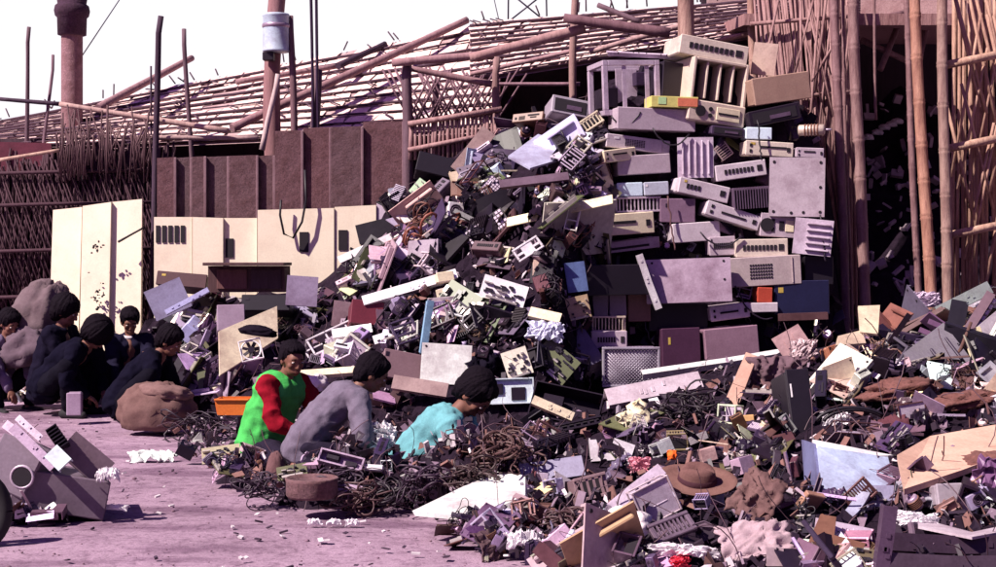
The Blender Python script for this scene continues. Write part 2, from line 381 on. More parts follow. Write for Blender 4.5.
def g_bays(w, h, d):                             # tall enclosure: four dark bays over a socket panel
    m = MB(); t = .03; hb = h * .62
    m.cbox(-w / 2 + t / 2, 0, 0, t, d, h, .006); m.cbox(w / 2 - t / 2, 0, 0, t, d, h, .006)
    m.cbox(0, 0, h / 2 - t / 2, w - 2 * t - .004, d, t, .006); m.box(0, d / 2 - .01, 0, w - 2 * t - .004, .02, h - 2 * t)
    bk = MB(); bk.box(0, -d * .12, h * .16, w - 2 * t - .006, .02, hb - .05)  # near-black sheet added to put deep shade into the bays
    for i in (-1, 0, 1): m.cbox(i * w * .235, -d * .1, h * .16, .018, d * .75, hb - .03, .003)
    lo = MB(); lo.cbox(0, -d / 2 + .14, -h * .335, w + .02, .3, h * .33, .012)
    pr = [('front_panel', lo.mesh(M_plastic), None), ('bay_shade', bk.mesh(M_dark), None)]
    s = MB(); s.tube([(-w * .3, -d / 2 - .022, -h * .34), (-w * .3, -d / 2, -h * .34)], h * .085, 18); pr.append(('socket', s.mesh(M_dark), None))
    for z in (-.29, -.39):
        s = MB(); s.tube([(-w * .12, -d / 2 - .018, h * z), (-w * .12, -d / 2, h * z)], h * .035, 12); pr.append(('socket', s.mesh(M_dark), None))
    s = MB(); s.cbox(w * .2, -d / 2 - .014, -h * .34, w * .42, .012, h * .2, .003); pr.append(('name_plate', s.mesh(M_plastic), COL['cream']))
    v = MB(); v.box(w * .2, -d / 2 - .022, -h * .34, w * .36, .006, h * .03); pr.append(('slot', v.mesh(M_dark), None))
    return m.mesh(M_plastic), pr
def g_sheet(w, h, d=.012, holes=0, flange=.03, ribs=0, bend=0., vertical=False):
    m = MB(); nx = 8
    def yb(x): return bend * (x / (w / 2)) ** 2
    for i in range(nx):
        a, b = -w / 2 + w * i / nx, -w / 2 + w * (i + 1) / nx
        vs = [(a, yb(a) - d / 2, -h / 2), (b, yb(b) - d / 2, -h / 2), (b, yb(b) - d / 2, h / 2), (a, yb(a) - d / 2, h / 2), (a, yb(a) + d / 2, -h / 2), (b, yb(b) + d / 2, -h / 2), (b, yb(b) + d / 2, h / 2), (a, yb(a) + d / 2, h / 2)]
        fs = [(0, 1, 2, 3), (7, 6, 5, 4), (0, 4, 5, 1), (3, 2, 6, 7)]
        if i == 0: fs.append((0, 3, 7, 4))
        if i == nx - 1: fs.append((1, 5, 6, 2))
        m.add(vs, fs)
    if flange:
        m.box(0, flange / 2 + d / 2 + bend * .3, h / 2 - .004, w * .96, flange, .008); m.box(0, flange / 2 + d / 2 + bend * .3, -h / 2 + .004, w * .96, flange, .008)
    pr = []
    for i in range(holes):
        u, v = ((-.42, .42), (.42, .42), (.42, 0), (.42, -.42), (-.42, -.42), (-.1, -.44), (.12, -.43))[i % 7] if holes <= 7 else (U(-.4, .4), U(-.42, .42))
        s = MB(); r = max(.006, min(w, h) * .028); s.tube([(u * w, yb(u * w) - d / 2 - .004, v * h), (u * w, yb(u * w) + d / 2 + .004, v * h)], r, 10); pr.append(('hole', s.mesh(M_dark), None))  # dark plug standing in for the shade in a hole
    for i in range(ribs):
        s = MB(); q = (-.36 + .72 * i / max(1, ribs - 1))
        if vertical: s.cbox(q * w, -d / 2 - .012, .0, w * .045, .024, h * .84, .008)
        else: s.cbox(w * .12, -d / 2 - .012, q * h, w * .62, .024, h * .055, .008)
        pr.append(('rib', s.mesh(M_paint), None))
    return m.mesh(M_paint), pr
def g_cage(w, h, d, n=9):
    m = MB(); t = .018
    for sz in (-1, 1):
        m.cbox(0, -d / 2, sz * (h - t) / 2, w, t, t, .003); m.cbox(0, d / 2, sz * (h - t) / 2, w, t, t, .003)
    for sx in (-1, 1): m.cbox(sx * (w - t) / 2, 0, 0, t, d - t - .004, h, .003)
    for i in range(n): m.box(-w / 2 + w * (i + 1) / (n + 1), -d / 2 + .004, 0, w / n * .28, .01, h - 2 * t)
    p = MB(); p.box(0, d * .2, 0, w - 2.4 * t, d * .5, h * .7)
    return m.mesh(M_metal), [('inner_block', p.mesh(M_dark), None)]
def g_grille(w, h, d=.03, n=11, diag=False):
    m = MB(); t = .02
    for sz in (-1, 1): m.cbox(0, 0, sz * (h - t) / 2, w, d, t, .004)
    for sx in (-1, 1): m.cbox(sx * (w - t) / 2, 0, 0, t, d, h - 2 * t - .004, .004)
    g = MB()
    if diag:
        k = 22
        for s in (-1, 1):
            for i in range(-k, k):
                x0 = i * w / k * 1.3; x1 = x0 + s * h
                a, b = Vector((x0, s * .003, -h / 2)), Vector((x1, s * .003, h / 2))
                def cut(p, q):
                    if p.x > q.x: p, q = q, p
                    lo, hi = -w / 2 + t, w / 2 - t
                    if q.x < lo or p.x > hi: return None
                    if p.x < lo: p = p + (q - p) * ((lo - p.x) / (q.x - p.x))
                    if q.x > hi: q = p + (q - p) * ((hi - p.x) / (q.x - p.x))
                    return p, q
                c = cut(a, b)
                if c: g.tube([c[0], c[1]], .0055, 4)
    else:
        for i in range(n): g.box(-w / 2 + w * (i + 1) / (n + 1), 0, 0, w / n * .4, d * .6, h - 2 * t)
        g.box(0, d * .4, 0, w - 2 * t, .01, .02)
    return m.mesh(M_metal), [('mesh_screen' if diag else 'slats', g.mesh(M_metal), None)]
def g_board(w, h, d=.006, n=14, seed=1):
    rg = random.Random(seed); m = MB(); m.box(0, 0, 0, w, d, h)
    k = MB()
    for i in range(n):
        a = rg.uniform(.04, .16) * w; b = rg.uniform(.04, .14) * h
        k.box(rg.uniform(-.42, .42) * w, -d / 2 - .008, rg.uniform(-.42, .42) * h, a, .016, b)
    t = MB()
    for i in range(4): t.box(rg.uniform(-.4, .4) * w, -d / 2 - .014, rg.uniform(-.4, .4) * h, rg.uniform(.03, .2) * w, .028, rg.uniform(.03, .08) * h)
    t.box(0, -d / 2 - .01, -h / 2 + .012, w * .7, .02, .016)
    return m.mesh(M_plastic), [('chips', k.mesh(M_chip), None), ('connectors', t.mesh(M_tin), None)]
def g_keyboard(w, h, d=.035):
    m = MB(); m.prism([(-w / 2, -d / 2), (w / 2, -d / 2), (w / 2, d / 2), (-w / 2, d / 2)], h, M=Matrix.Rotation(R(90), 4, 'X'))
    k = MB()
    for j in range(5):
        for i in range(15):
            if rnd() < .85: k.cbox((-.45 + i * .0645) * w, -d / 2 - .007, (.36 - j * .18) * h, w * .052, .014, h * .14, .003)
    return m.mesh(M_plastic), [('keys', k.mesh(M_plastic), COL['pale'])]
def g_psu(w, h, d):
    m = MB(); m.cbox(0, 0, 0, w, d, h, .006)
    f = MB(); r = min(w, h) * .36
    for q in (1, .66, .33): f.tube([(r * q * math.cos(a * .524) - w * .1, -d / 2 - .005, r * q * math.sin(a * .524)) for a in range(13)], .004, 5, cap=False)
    s = MB(); s.tube([(-w * .1, -d / 2 - .002, 0), (-w * .1, -d / 2 + .01, 0)], r, 16)
    c = MB(); c.box(w * .36, -d / 2 - .003, 0, w * .14, .01, h * .4)
    return m.mesh(M_metal), [('fan_grille', f.mesh(M_metal), COL['grey']), ('fan_opening', s.mesh(M_dark), None), ('socket', c.mesh(M_dark), None)]
def g_drive(w, h, d):
    m = MB(); m.cbox(0, 0, 0, w, d, h, .004); m.box(w * .1, -d / 2 - .002, h * .05, w * .5, .004, h * .12)
    t = MB(); t.cbox(0, 0, h / 2 + .003, w * .8, d * .8, .006, .002)
    b = MB(); b.box(-.05 * w, -d / 2 - .003, -.15 * h, w * .7, .008, h * .22)
    return m.mesh(M_metal), [('top_plate', t.mesh(M_metal), COL['pale']), ('slot', b.mesh(M_dark), None)]
def g_rail(l, a, t=.006, shape='L'):
    m = MB(); k = U(-.06, .06) * l
    for i in range(2):
        M = Matrix.Translation((0, 0, 0)) @ Matrix.Rotation(k * (1 if i else -1), 4, 'Y')
        x = -l / 4 if i == 0 else l / 4
        m.box(x, 0, 0, l / 2, t, a, M=M); m.box(x, a / 2, -a / 2 + t / 2, l / 2, a - t - .001, t, M=M)
        if shape == 'U': m.box(x, a / 2, a / 2 - t / 2, l / 2, a - t - .001, t, M=M)
    for i in range(4): m.box(U(-.4, .4) * l, -t, U(-.2, .2) * a, .02, .006, a * .3)
    return m.mesh(M_metal), []
def g_tangle(r, n=14, seed=1, th=.008, flat=.6):
    rg = random.Random(seed); m = MB()
    for i in range(n):
        p = Vector((rg.gauss(0, .3), rg.gauss(0, .3), rg.gauss(0, .3))) * r
        v = Vector((rg.gauss(0, 1), rg.gauss(0, 1), rg.gauss(0, .6))).normalized(); pts = []
        ax = Vector((rg.gauss(0, 1), rg.gauss(0, 1), rg.gauss(0, 1))).normalized()
        for k in range(16):
            pts.append(Vector((p.x, p.y, p.z * flat)))
            v = (Matrix.Rotation(rg.uniform(.15, .7), 3, ax) @ v - p * .25 / r).normalized(); ax = (ax + Vector((rg.gauss(0, .3), rg.gauss(0, .3), rg.gauss(0, .3)))).normalized(); p = p + v * r * .28
        m.tube(pts, th * rg.uniform(.6, 1.3), 5)
    return m.mesh(M_cable), []
def g_crumple(w, h, amp=.12, seed=1, mat=None, n=26, fr=3.):
    m = MB(); vs = []
    for j in range(n + 1):
        for i in range(n + 1):
            u, v = i / n - .5, j / n - .5
            ca, sa = math.cos(seed * 1.7), math.sin(seed * 1.7)
            q = Vector(((u * ca - v * sa) * fr * .7 + seed * 7.1, (u * sa + v * ca) * fr * 1.9, seed * 3.3)); wq = noise.noise(q * .8) * .7; q = q + Vector((wq, -wq, 0))
            rim = 1 + .3 * noise.noise(Vector((u * 4 + seed, v * 4, 2))) + .12 * noise.noise(Vector((u * 11 + seed, v * 11, 5)))
            z = amp * ((1 - 2 * abs(noise.noise(q))) + .5 * (1 - 2 * abs(noise.noise(q * 2.3))) + .2 * noise.noise(q * 6)) - amp * 1.2 * (u * u + v * v) * 2
            vs.append((u * w * rim, -z, v * h * rim))
    N = len(vs); vs += [(x, y + .008, z) for x, y, z in vs]; k = n + 1
    fs = [(j * k + i, j * k + i + 1, (j + 1) * k + i + 1, (j + 1) * k + i) for j in range(n) for i in range(n)]
    fs += [tuple(N + q for q in f[::-1]) for f in fs]
    edge = [i for i in range(k)] + [j * k + n for j in range(1, k)] + [n * k + i for i in range(n - 1, -1, -1)] + [j * k for j in range(n - 1, 0, -1)]
    fs += [(edge[i], edge[(i + 1) % len(edge)], N + edge[(i + 1) % len(edge)], N + edge[i]) for i in range(len(edge))]
    m.add(vs, fs, 0, mat is not M_bag)
    return m.mesh(mat or M_cloth), []
def g_blob(w, h, d, seed=1, mat=None, amp=.18, fr=1.6, n=44, flat=True, crease=True):    # bulging bag, sack or lump
    m = MB(); m.ball((0, 0, 0), 1, n)
    vs = []
    for x, y, z in m.v:
        q = Vector((x, y, z)) * fr + Vector((seed * 3.7, seed, 0))
        k = 1 + amp * ((1 - 2.4 * abs(noise.noise(q))) if crease else 1.3 * noise.noise(q)) + amp * .6 * (1 - 2 * abs(noise.noise(q * 2.6))) + amp * .35 * (1 - 2 * abs(noise.noise(q * 6))) + (amp * .55 * (1 - 2 * abs(noise.noise(Vector((math.atan2(y, x) * 2.6 + seed, z * 1.1, seed))))) * (1 - z * z) if crease else 0)
        z2 = z * k
        if flat and z2 < -.62: z2 = -.62 + (z2 + .62) * .15
        vs.append((x * k * w / 2, y * k * d / 2, z2 * h / 2))
    m.v = vs
    return m.mesh(mat or M_cloth), []
def g_sink(w, h, d, n=14):
    m = MB(); m.cbox(0, d / 2 - .01, 0, w, .02, h, .003)
    for i in range(n): m.box(-w / 2 + w * (i + .5) / n, -.01, 0, w / n * .32, d - .02, h)
    return m.mesh(M_metal), []
def g_fan(w, d=.03):
    m = MB(); r = w * .44
    prof = []
    for sx in (-1, 1):
        m.cbox(sx * w * .48, 0, 0, w * .04, d, w, .003); m.cbox(0, 0, sx * w * .48, w * .92 - .003, d, w * .04, .003)
    m.tube([(r * math.cos(a * .314), 0, r * math.sin(a * .314)) for a in range(21)], w * .035, 6, cap=False)
    h = MB(); h.tube([(0, -d * .4, 0), (0, d * .4, 0)], w * .15, 14)
    b = MB()
    for i in range(7):
        M = Matrix.Rotation(i * 2 * math.pi / 7, 4, 'Y') @ Matrix.Translation((w * .27, 0, 0)) @ Matrix.Rotation(R(35), 4, 'X')
        b.box(0, 0, 0, w * .24, .006, w * .17, M=M)
    return m.mesh(M_plastic), [('hub', h.mesh(M_plastic), COL['dark']), ('blades', b.mesh(M_plastic), COL['dark'])]
def g_bracket(w, h):
    m = MB(); m.prism([(-w / 2, -h / 2), (w / 2, -h / 2), (w / 2, -h * .2), (-w * .1, -h * .12), (-w * .2, h / 2), (-w / 2, h / 2)], .008)
    m.box(0, .03, -h / 2 + .004, w, .052, .008); m.box(-w / 2 + .004, .03, 0.02, .008, .052, h * .9)
    return m.mesh(M_metal), []
def g_motor(w, d):
    m = MB(); m.tube([(0, -d / 2, 0), (0, -d / 2 + .01, 0), (0, d / 2 - .01, 0), (0, d / 2, 0)], [w * .4, w * .5, w * .5, w * .4], 18)
    s = MB(); s.tube([(0, -d * .75, 0), (0, -d * .45, 0)], w * .1, 10); c = MB()
    for i in range(5): c.tube([(w * .51 * math.cos(a * .4), -d * .25 + i * d * .12, w * .51 * math.sin(a * .4)) for a in range(17)], .008, 5, cap=False)
    return m.mesh(M_metal), [('shaft', s.mesh(M_metal), COL['pale']), ('winding', c.mesh(M_cable), COL['copper'])]
def g_tray(w, h, d, t=.01):                     # open shallow box, its mouth to the front
    m = MB(); m.box(0, d / 2 - t / 2, 0, w, t, h)
    for s in (-1, 1): m.box(s * (w - t) / 2, -t / 2, 0, t, d - t - .002, h); m.box(0, -t / 2, s * (h - t) / 2, w - 2 * t - .002, d - t - .002, t)
    k = MB(); k.cbox(-w * .2, d * .1, h * .1, w * .3, d * .5, h * .4, .005); k.box(w * .22, d * .2, -h * .1, w * .25, d * .3, h * .5)
    return m.mesh(M_metal), [('inner_block', k.mesh(M_metal), COL['dark'])]
GEN = dict(desktop_case=g_case, open_chassis=g_open, bay_enclosure=g_bays, metal_sheet=g_sheet, card_cage=g_cage, grille=g_grille, circuit_board=g_board, keyboard=g_keyboard,
           power_supply=g_psu, disk_drive=g_drive, metal_rail=g_rail, cable_tangle=g_tangle, heat_sink=g_sink, cooling_fan=g_fan, bracket=g_bracket, electric_motor=g_motor, metal_tray=g_tray)

HERO = []      # (px, py, half width, half height, landmark phrase)
def orient(roll=0, yaw=0, pitch=0): return Matrix.Rotation(R(yaw), 4, 'Z') @ Matrix.Rotation(R(pitch), 4, 'X') @ Matrix.Rotation(R(-roll), 4, 'Y')
def spawn(name, gen, M, col):
    me, parts = gen
    o = link(name, me, col, None, M)
    for pn, pm, pc in parts: link(pn, pm, pc or col, o)
    return o
def hero(kind, px, py, w, h, label, mark=None, cat=None, col='mauve', roll=0, yaw=0, pitch=0, D=None, depth=None, dz=0, name=None, group=None, free=False, **k):
    hs = [hit(px + q * w * math.cos(R(roll)), py - q * w * math.sin(R(roll))) for q in ((0, -.42, -.2, .2, .42) if w > 26 else (0,))]
    hs = [q for q in hs if q]; hd = min(hs) if hs else None
    if D is None: D = (hd or 13) - .12
    elif hd and not free: D = min(D, hd - .1)
    s = D / F; W, Hh = w * s, h * s
    if kind in ('cable_tangle',): g = g_tangle(W / 2, **k)
    elif kind in ('metal_rail',): g = g_rail(W, Hh, **k)
    elif kind == 'cooling_fan': g = g_fan(W)
    elif kind == 'bracket': g = g_bracket(W, Hh)
    elif kind == 'electric_motor': g = g_motor(W, depth or .12)
    elif kind == 'blob': g = g_blob(W, Hh, depth or W * .8, **k)
    elif kind == 'crumple': g = g_crumple(W, Hh, **k)
    elif depth is None and kind in ('metal_sheet', 'circuit_board', 'grille', 'keyboard'): g = GEN[kind](W, Hh, **k)
    else: g = GEN[kind](W, Hh, depth or .4, **k)
    off = (depth or 0) / 2 if kind in ('desktop_case', 'open_chassis', 'bay_enclosure', 'card_cage', 'power_supply', 'disk_drive', 'metal_tray') else 0
    c = P(px, py, D)
    rot = orient(roll, yaw, pitch)
    M = Matrix.Translation(c) @ rot @ Matrix.Translation((0, off, 0))
    o = spawn(name or kind, g, M, COL[col] if isinstance(col, str) else col)
    tag(o, label, cat or (name or kind).replace('_', ' '), group)
    HERO.append((px, py, w / 2, h / 2, mark, D, roll))
    return o
def quad(name, pts, t, label, mark, cat, col, mat=None, parent=None, ff=None):
    """A flat panel from four corners with their own distances, given a thickness behind."""
    c0 = (sum(p[0] for p in pts) / len(pts), sum(p[1] for p in pts) / len(pts), sum(p[2] for p in pts) / len(pts))
    fixed_f = ff; ff = ff or 1.
    for p in (list(pts) + [c0] if not fixed_f else []):
        q = hit(c0[0] + (p[0] - c0[0]) * .85, c0[1] + (p[1] - c0[1]) * .85)
        if q: ff = min(ff, (q - .05) / p[2])
    pts = [(p[0], p[1], p[2] * ff) for p in pts]
    vs = [P(*p) for p in pts]; nrm = (vs[1] - vs[0]).cross(vs[2] - vs[0]).normalized()
    if nrm.y < 0: nrm = -nrm
    c = sum(vs, Vector()) / len(vs); n = len(vs)
    m = MB(); lo = [v - c for v in vs]; m.add(lo + [v + nrm * t for v in lo], [tuple(range(n)), tuple(range(2 * n - 1, n - 1, -1))] + [(i, (i + 1) % n, n + (i + 1) % n, n + i) for i in range(n)])
    o = link(name, m.mesh(mat or M_paint), COL[col] if isinstance(col, str) else col); o.location = c
    if parent: o.parent = parent; o.location = c - parent.location
    else: tag(o, label, cat); o['ff'] = ff
    xs = [p[0] for p in pts]; ys = [p[1] for p in pts]
    HERO.append(((min(xs) + max(xs)) / 2, (min(ys) + max(ys)) / 2, (max(xs) - min(xs)) / 2 * .8, (max(ys) - min(ys)) / 2 * .8, mark, min(p[2] for p in pts), 0))
    return o

# ================================================================== the yard behind: posts, roof, fences, walls
def pole(name, a, b, wpx, label, cat, col, mat=None, knots=False, ground=False, taper=.8, cap=None, bend=.02, cut=True):
    A, B = P(*a), P(*b)
    r = wpx * (a[2] + b[2]) / 2 / F / 2
    if ground and B.z > 0: B = B + (B - A) * (B.z / max(.01, A.z - B.z))
    c = B.copy(); n = max(6, int((A - B).length / .18)); pts = []; rs = []; off = U(0, 50)
    for i in range(n + 1):
        t = i / n; p = B.lerp(A, t) - c
        k = 1 - (1 - taper) * t
        if knots:
            k *= 1.0
        wv = bend * (A - B).length
        p += Vector((wv * noise.noise(Vector((t * 2, off, 0))), wv * noise.noise(Vector((t * 2, off, 5))), 0)) if 0 < i < n else Vector()
        pts.append(p); rs.append(r * k * (1 + (0 if knots else .1 * noise.noise(Vector((t * 9, off, 1))))))
    m = MB()
    if knots:
        L = (A - B).length; seg = max(.28, r * 7); q = seg * .4; pp, rr = [], []
        def at(s):
            t = s / L * n; i = min(n - 1, int(t)); return pts[i].lerp(pts[i + 1], t - i)
        pp.append(at(0)); rr.append(rs[0])
        while q < L - .05:
            for ds, kk in ((-.035, 1), (-.012, 1.13), (0, .98), (.012, 1.13), (.035, 1)):
                if 0 < q + ds < L: pp.append(at(q + ds)); rr.append(r * (1 - (1 - taper) * q / L) * kk)
            q += seg * U(.85, 1.15)
        pp.append(at(L)); rr.append(r * taper); pts, rs = pp, rr
    m.tube(pts, rs, 10)
    o = link(name, m.mesh(mat or (M_bamboo if knots else M_wood)), col); o.location = c
    tag(o, label, cat)
    return o
WD = (.13, .075, .10); WDARK = (.05, .025, .05); BAM = (.40, .24, .20); BAMD = (.22, .12, .13); LOG = (.30, .17, .19)
def build_yard():
    # big chimney-like post at left
    A, B = P(73, -40, 18.5), P(72, 240, 18.5); B.z = 0
    k = 18.5 / F
    root = tag(link('chimney_pipe', (lambda m: m.mesh(M_rust))(MB().tube([(0, 0, z * (A.z) / 10) for z in range(11)], 10.5 * k, 20)), (.24, .13, .15)), 'thick brown clay pipe with a dark bulging collar rising over the left fence', 'pipe')
    root.location = (B.x, 18.5, 0)
    zc = P(0, 14, 18.5).z
    c = MB().lathe([(11 * k, -22 * k), (14 * k, -21 * k), (14.5 * k, -4 * k), (16.5 * k, -2 * k), (17.5 * k, 3 * k), (16.5 * k, 8 * k), (14 * k, 10 * k), (15 * k, 16 * k), (12 * k, 19 * k), (11 * k, 60 * k), (9 * k, 60 * k)], 22, M=Matrix.Translation((0, 0, zc)))
    link('collar', c.mesh(M_rust), (.05, .02, .045), root)
    # posts standing above the left roof
    pole('wooden_post', (29, 27, 17.6), (26, 140, 17.6), 5, 'knotty dark pole, leftmost of the posts against the sky', 'post', WD, ground=True)
    pole('wooden_post', (53, 55, 17.9), (44, 140, 17.7), 4, 'thin leaning pole between the knotty pole and the clay pipe', 'post', (.16, .09, .12), ground=True)
    pole('wooden_post', (161, 16, 16.2), (155, 210, 16.2), 7.5, 'tall dark post at the corner of the woven fence and brown sheets', 'post', WDARK, ground=True)
    pole('wooden_post', (184, 29, 17.2), (188, 150, 17.2), 5.5, 'slim brown post with a crooked top over the brown sheets', 'post', WD, ground=True)
    pole('wooden_post', (151, 66, 16.6), (150, 150, 16.6), 2.5, 'very thin stick just left of the tall dark corner post', 'post', WDARK, ground=True)
    pole('wooden_post', (290, 16, 16.8), (293, 140, 16.8), 8, 'rough post carrying nothing, right of the white drum', 'post', (.17, .09, .11), ground=True)
    pole('wooden_post', (318, 70, 16.6), (316, 140, 16.6), 11, 'thick short rough post under the twin rods', 'post', WD, ground=True)
    for q, lb in ((311, 'left one of the two thin dark rods rising out of frame'), (317, 'right one of the two thin dark rods rising out of frame')):
        pole('metal_rod', (q - 1, -40, 16.5), (q + 2, 140, 16.5), 3, lb, 'rod', (.04, .02, .05), M_metal, ground=True, bend=.004, taper=1)
    pole('wooden_post', (407, 63, 16.0), (408, 160, 16.0), 12, 'stout post at the right end of the brown sheets', 'post', WD, ground=True)
    pole('wooden_post', (437, 84, 16.6), (437, 130, 16.6), 8, 'short weathered post behind the crossed lattice', 'post', (.2, .12, .14), ground=True)
    pole('wooden_post', (497, 57, 16.2), (499, 120, 16.2), 9, 'pinkish post under the long log, left of the dark opening', 'post', (.27, .16, .16), ground=True)
    pole('wooden_post', (577, -40, 16.2), (577, 110, 16.2), 8, 'pinkish pole through the crossing of the two logs', 'post', (.30, .18, .17), ground=True, taper=.9)
    pole('bamboo_pole', (687, -50, 15.9), (686, 60, 15.9), 17, 'thick tan pole rising behind the open bay enclosure', 'pole', (.33, .2, .17), knots=True, ground=True, taper=.97)
    pole('bamboo_pole', (752, -40, 16.0), (756, 60, 16.0), 9, 'left bamboo pole of the pair behind the tan leaning sheet', 'pole', BAM, knots=True, ground=True)
    pole('bamboo_pole', (763, -40, 16.1), (764, 60, 16.1), 8, 'right bamboo pole of the pair behind the tan leaning sheet', 'pole', BAM, knots=True, ground=True)
    pole('wooden_plank', (278, 74, 16.4), (262, 150, 16.4), 6, 'pale slanting plank against the roof left of the white drum post', 'plank', (.55, .42, .42))
    # white drum on a pole
    pole('wooden_post', (279, -50, 16.9), (276, 150, 16.9), 17, 'thick brown pole that carries the white drum', 'post', (.26, .13, .14), ground=True, taper=1)
    k = 16.75 / F; d = P(276, 52, 16.75)
    dr = tag(link('metal_drum', MB().lathe([(0.001, 0), (13 * k, 0), (13.5 * k, 1 * k), (13 * k, 2 * k), (13 * k, 35 * k), (13.8 * k, 36 * k), (13 * k, 38 * k), (.001, 39 * k)], 22).mesh(M_paint), COL['bluewhite']), 'pale drum strapped to the thick pole above the roof', 'drum'); dr.location = d
    link('bracket', MB().cbox(-7 * k, -.02, -5 * k, 11 * k, 11 * k, 8 * k).mesh(M_paint), COL['dark'], dr); link('band', MB().lathe([(13.3 * k, 24 * k), (14 * k, 25 * k), (14 * k, 27 * k), (13.3 * k, 28 * k)], 22).mesh(M_metal), COL['mauve'], dr)
    # logs lying on the roof and along the eaves
    for a, b, wd, lb, cl in (
        ((467, 20, 18.6), (232, 128, 16.8), 9, 'long thick log running up the roof to its ridge', LOG), ((192, 58, 19.), (98, 108, 17.2), 8, 'brown log lying up the roof behind the tall dark post', LOG),
        ((385, 44, 18.8), (338, 66, 18.0), 7, 'dark bare log lying on the roof below the ridge', WDARK), ((338, 66, 18.1), (236, 82, 17.7), 6, 'thin reddish log lying across the middle of the roof', LOG),
        ((0, 99, 16.7), (60, 104, 16.7), 4.5, 'dark thin log at the far left edge over the red sheet', WDARK), ((60, 104, 16.7), (228, 131, 16.5), 6, 'pale thin log crossing in front of the clay pipe', (.42, .28, .26)),
        ((58, 137, 16.6), (258, 138, 16.6), 5, 'pale straight eave log above the brown sheets', (.38, .26, .26)), ((60, 150, 16.2), (0, 160, 16.2), 4, 'pale stick lying along the maroon sheet', (.45, .3, .24)),
        ((392, 63, 15.9), (494, 54, 15.9), 9, 'horizontal log on top of the stout post', LOG), ((408, 68, 16.1), (492, 84, 16.1), 7, 'log sloping down behind the horizontal log', (.25, .14, .16)),
        ((470, 58, 15.8), (585, 28, 15.8), 11, 'long pinkish beam rising to the crossing of the logs', (.34, .2, .2)), ((564, 18, 15.7), (670, 33, 15.6), 11, 'dark thick log sloping down right of the crossing', (.16, .08, .10)),
        ((470, 74, 16.2), (585, 48, 16.2), 5, 'thinner purlin below the long pinkish beam', (.36, .22, .24)), ((590, 52, 16.3), (700, 20, 16.3), 6, 'pale purlin running up toward the tan pole', (.4, .26, .26)),
        ((480, 84, 16.4), (580, 84, 16.4), 4, 'horizontal rail across the dark opening', (.28, .16, .2)), ((598, 5, 17.), (640, 22, 16.8), 6, 'short log lying on the roof right of the crossing', WD), ((700, 45, 16.2), (850, 10, 16.4), 6, 'slanting rafter behind the bamboo screen', BAM)):
        pole('log', a, b, wd, lb, 'log', cl, taper=.85, bend=.012)
    # the long low shed with its matted roof
    shed = tag(bpy.data.objects.new('shed', None), 'long low shed with a roof of pale mats held by bamboo battens', 'shed'); C.objects.link(shed)
    for rl, rr_, er, el in ((P(-60, 134, 20), P(500, 21, 18.6), P(500, 128, 16.9), P(-60, 152, 17.6)), (P(470, 24, 17.9), P(860, -8, 17.8), P(860, 18, 16.9), P(470, 79, 16.8))):
        nrm = (rr_ - rl).cross(el - rl).normalized()
        if nrm.z < 0: nrm = -nrm
        def at(u, v, e=0): return rl.lerp(rr_, u).lerp(el.lerp(er, u), v) + nrm * e
        m = MB()
        for i in range(24):
            for j in range(8):
                a, b, c, d = (i / 24, j / 8), ((i + 1) / 24, j / 8), ((i + 1) / 24, (j + 1) / 8), (i / 24, (j + 1) / 8)
                m.add([at(*q) for q in (a, b, c, d)] + [at(*q, -.05) for q in (a, b, c, d)], [(0, 1, 2, 3), (7, 6, 5, 4)])
        link('roof', m.mesh(M_mat), (.44, .30, .31), shed)
        rows = 11 if rl.x < 0 else 7; tl = MB()
        for j in range(rows):
            u = U(-.02, 0)
            while u < 1:
                du = U(.012, .035); v0 = j / rows; v1 = v0 + 1 / rows * U(.84, .98); e0 = U(.008, .022); e1 = e0 + U(.004, .014); sk = U(.004, .016)
                a, b, c, d = at(min(1, u + sk), v0, e0), at(min(1, u + du * .93 + sk), v0, e0), at(min(1, u + du * .93), v1, e1), at(max(0, u), v1, e1)
                if rnd() < .93: tl.add([a, b, c, d, a - nrm * .006, b - nrm * .006, c - nrm * .006, d - nrm * .006], [(0, 1, 2, 3), (7, 6, 5, 4), (0, 4, 5, 1), (1, 5, 6, 2), (2, 6, 7, 3), (3, 7, 4, 0)])
                u += du
        link('roof_matting', tl.mesh(M_mat), (.84, .64, .60), shed)
        bt = MB()
        for j in range(rows):
            v = (j + U(.84, .97)) / rows; pts = []; ph = U(0, 9)
            for i in range(40): pts.append(at(i / 39, min(1, v + .012 * noise.noise(Vector((i * .35, ph, j)))), .035))
            bt.tube(pts, U(.009, .018), 6)
            for i in range(7):
                u = rnd(); bt.tube([at(u, max(0, v - .075), .05), at(min(1, u + U(.008, .02)), min(1, v + .01), .07)], .009, 5)
        for i in range(18):
            u = rnd(); bt.tube([at(u, .02, .05), at(min(1, max(0, u + U(-.01, .01))), -.03, U(.08, .2))], .010, 5)
        link('battens', bt.mesh(M_wood), (.07, .035, .058), shed)
    q = [P(405, 110, 17.75), P(470, 78, 17.75), P(860, 18, 17.75)]; z0 = [Vector((q[2].x, 17.75, 0)), Vector((q[0].x, 17.75, 0))]; v_ = q + z0; v_ += [a + Vector((0, .1, 0)) for a in v_]
    link('back_wall', MB().add(v_, [(0, 1, 2, 3, 4), (9, 8, 7, 6, 5)] + [(i, (i + 1) % 5, 5 + (i + 1) % 5, 5 + i) for i in range(5)]).mesh(M_wood), (.022, .012, .02), shed)
    link('back_wall', MB().box(0, 0, 0, 8, .1, 2.86).mesh(M_wood), (.05, .025, .04), shed, Matrix.Translation((-4.2, 17.75, 1.43)))
    # crossed lattice and short woven railing right of the brown sheets
    m = MB()
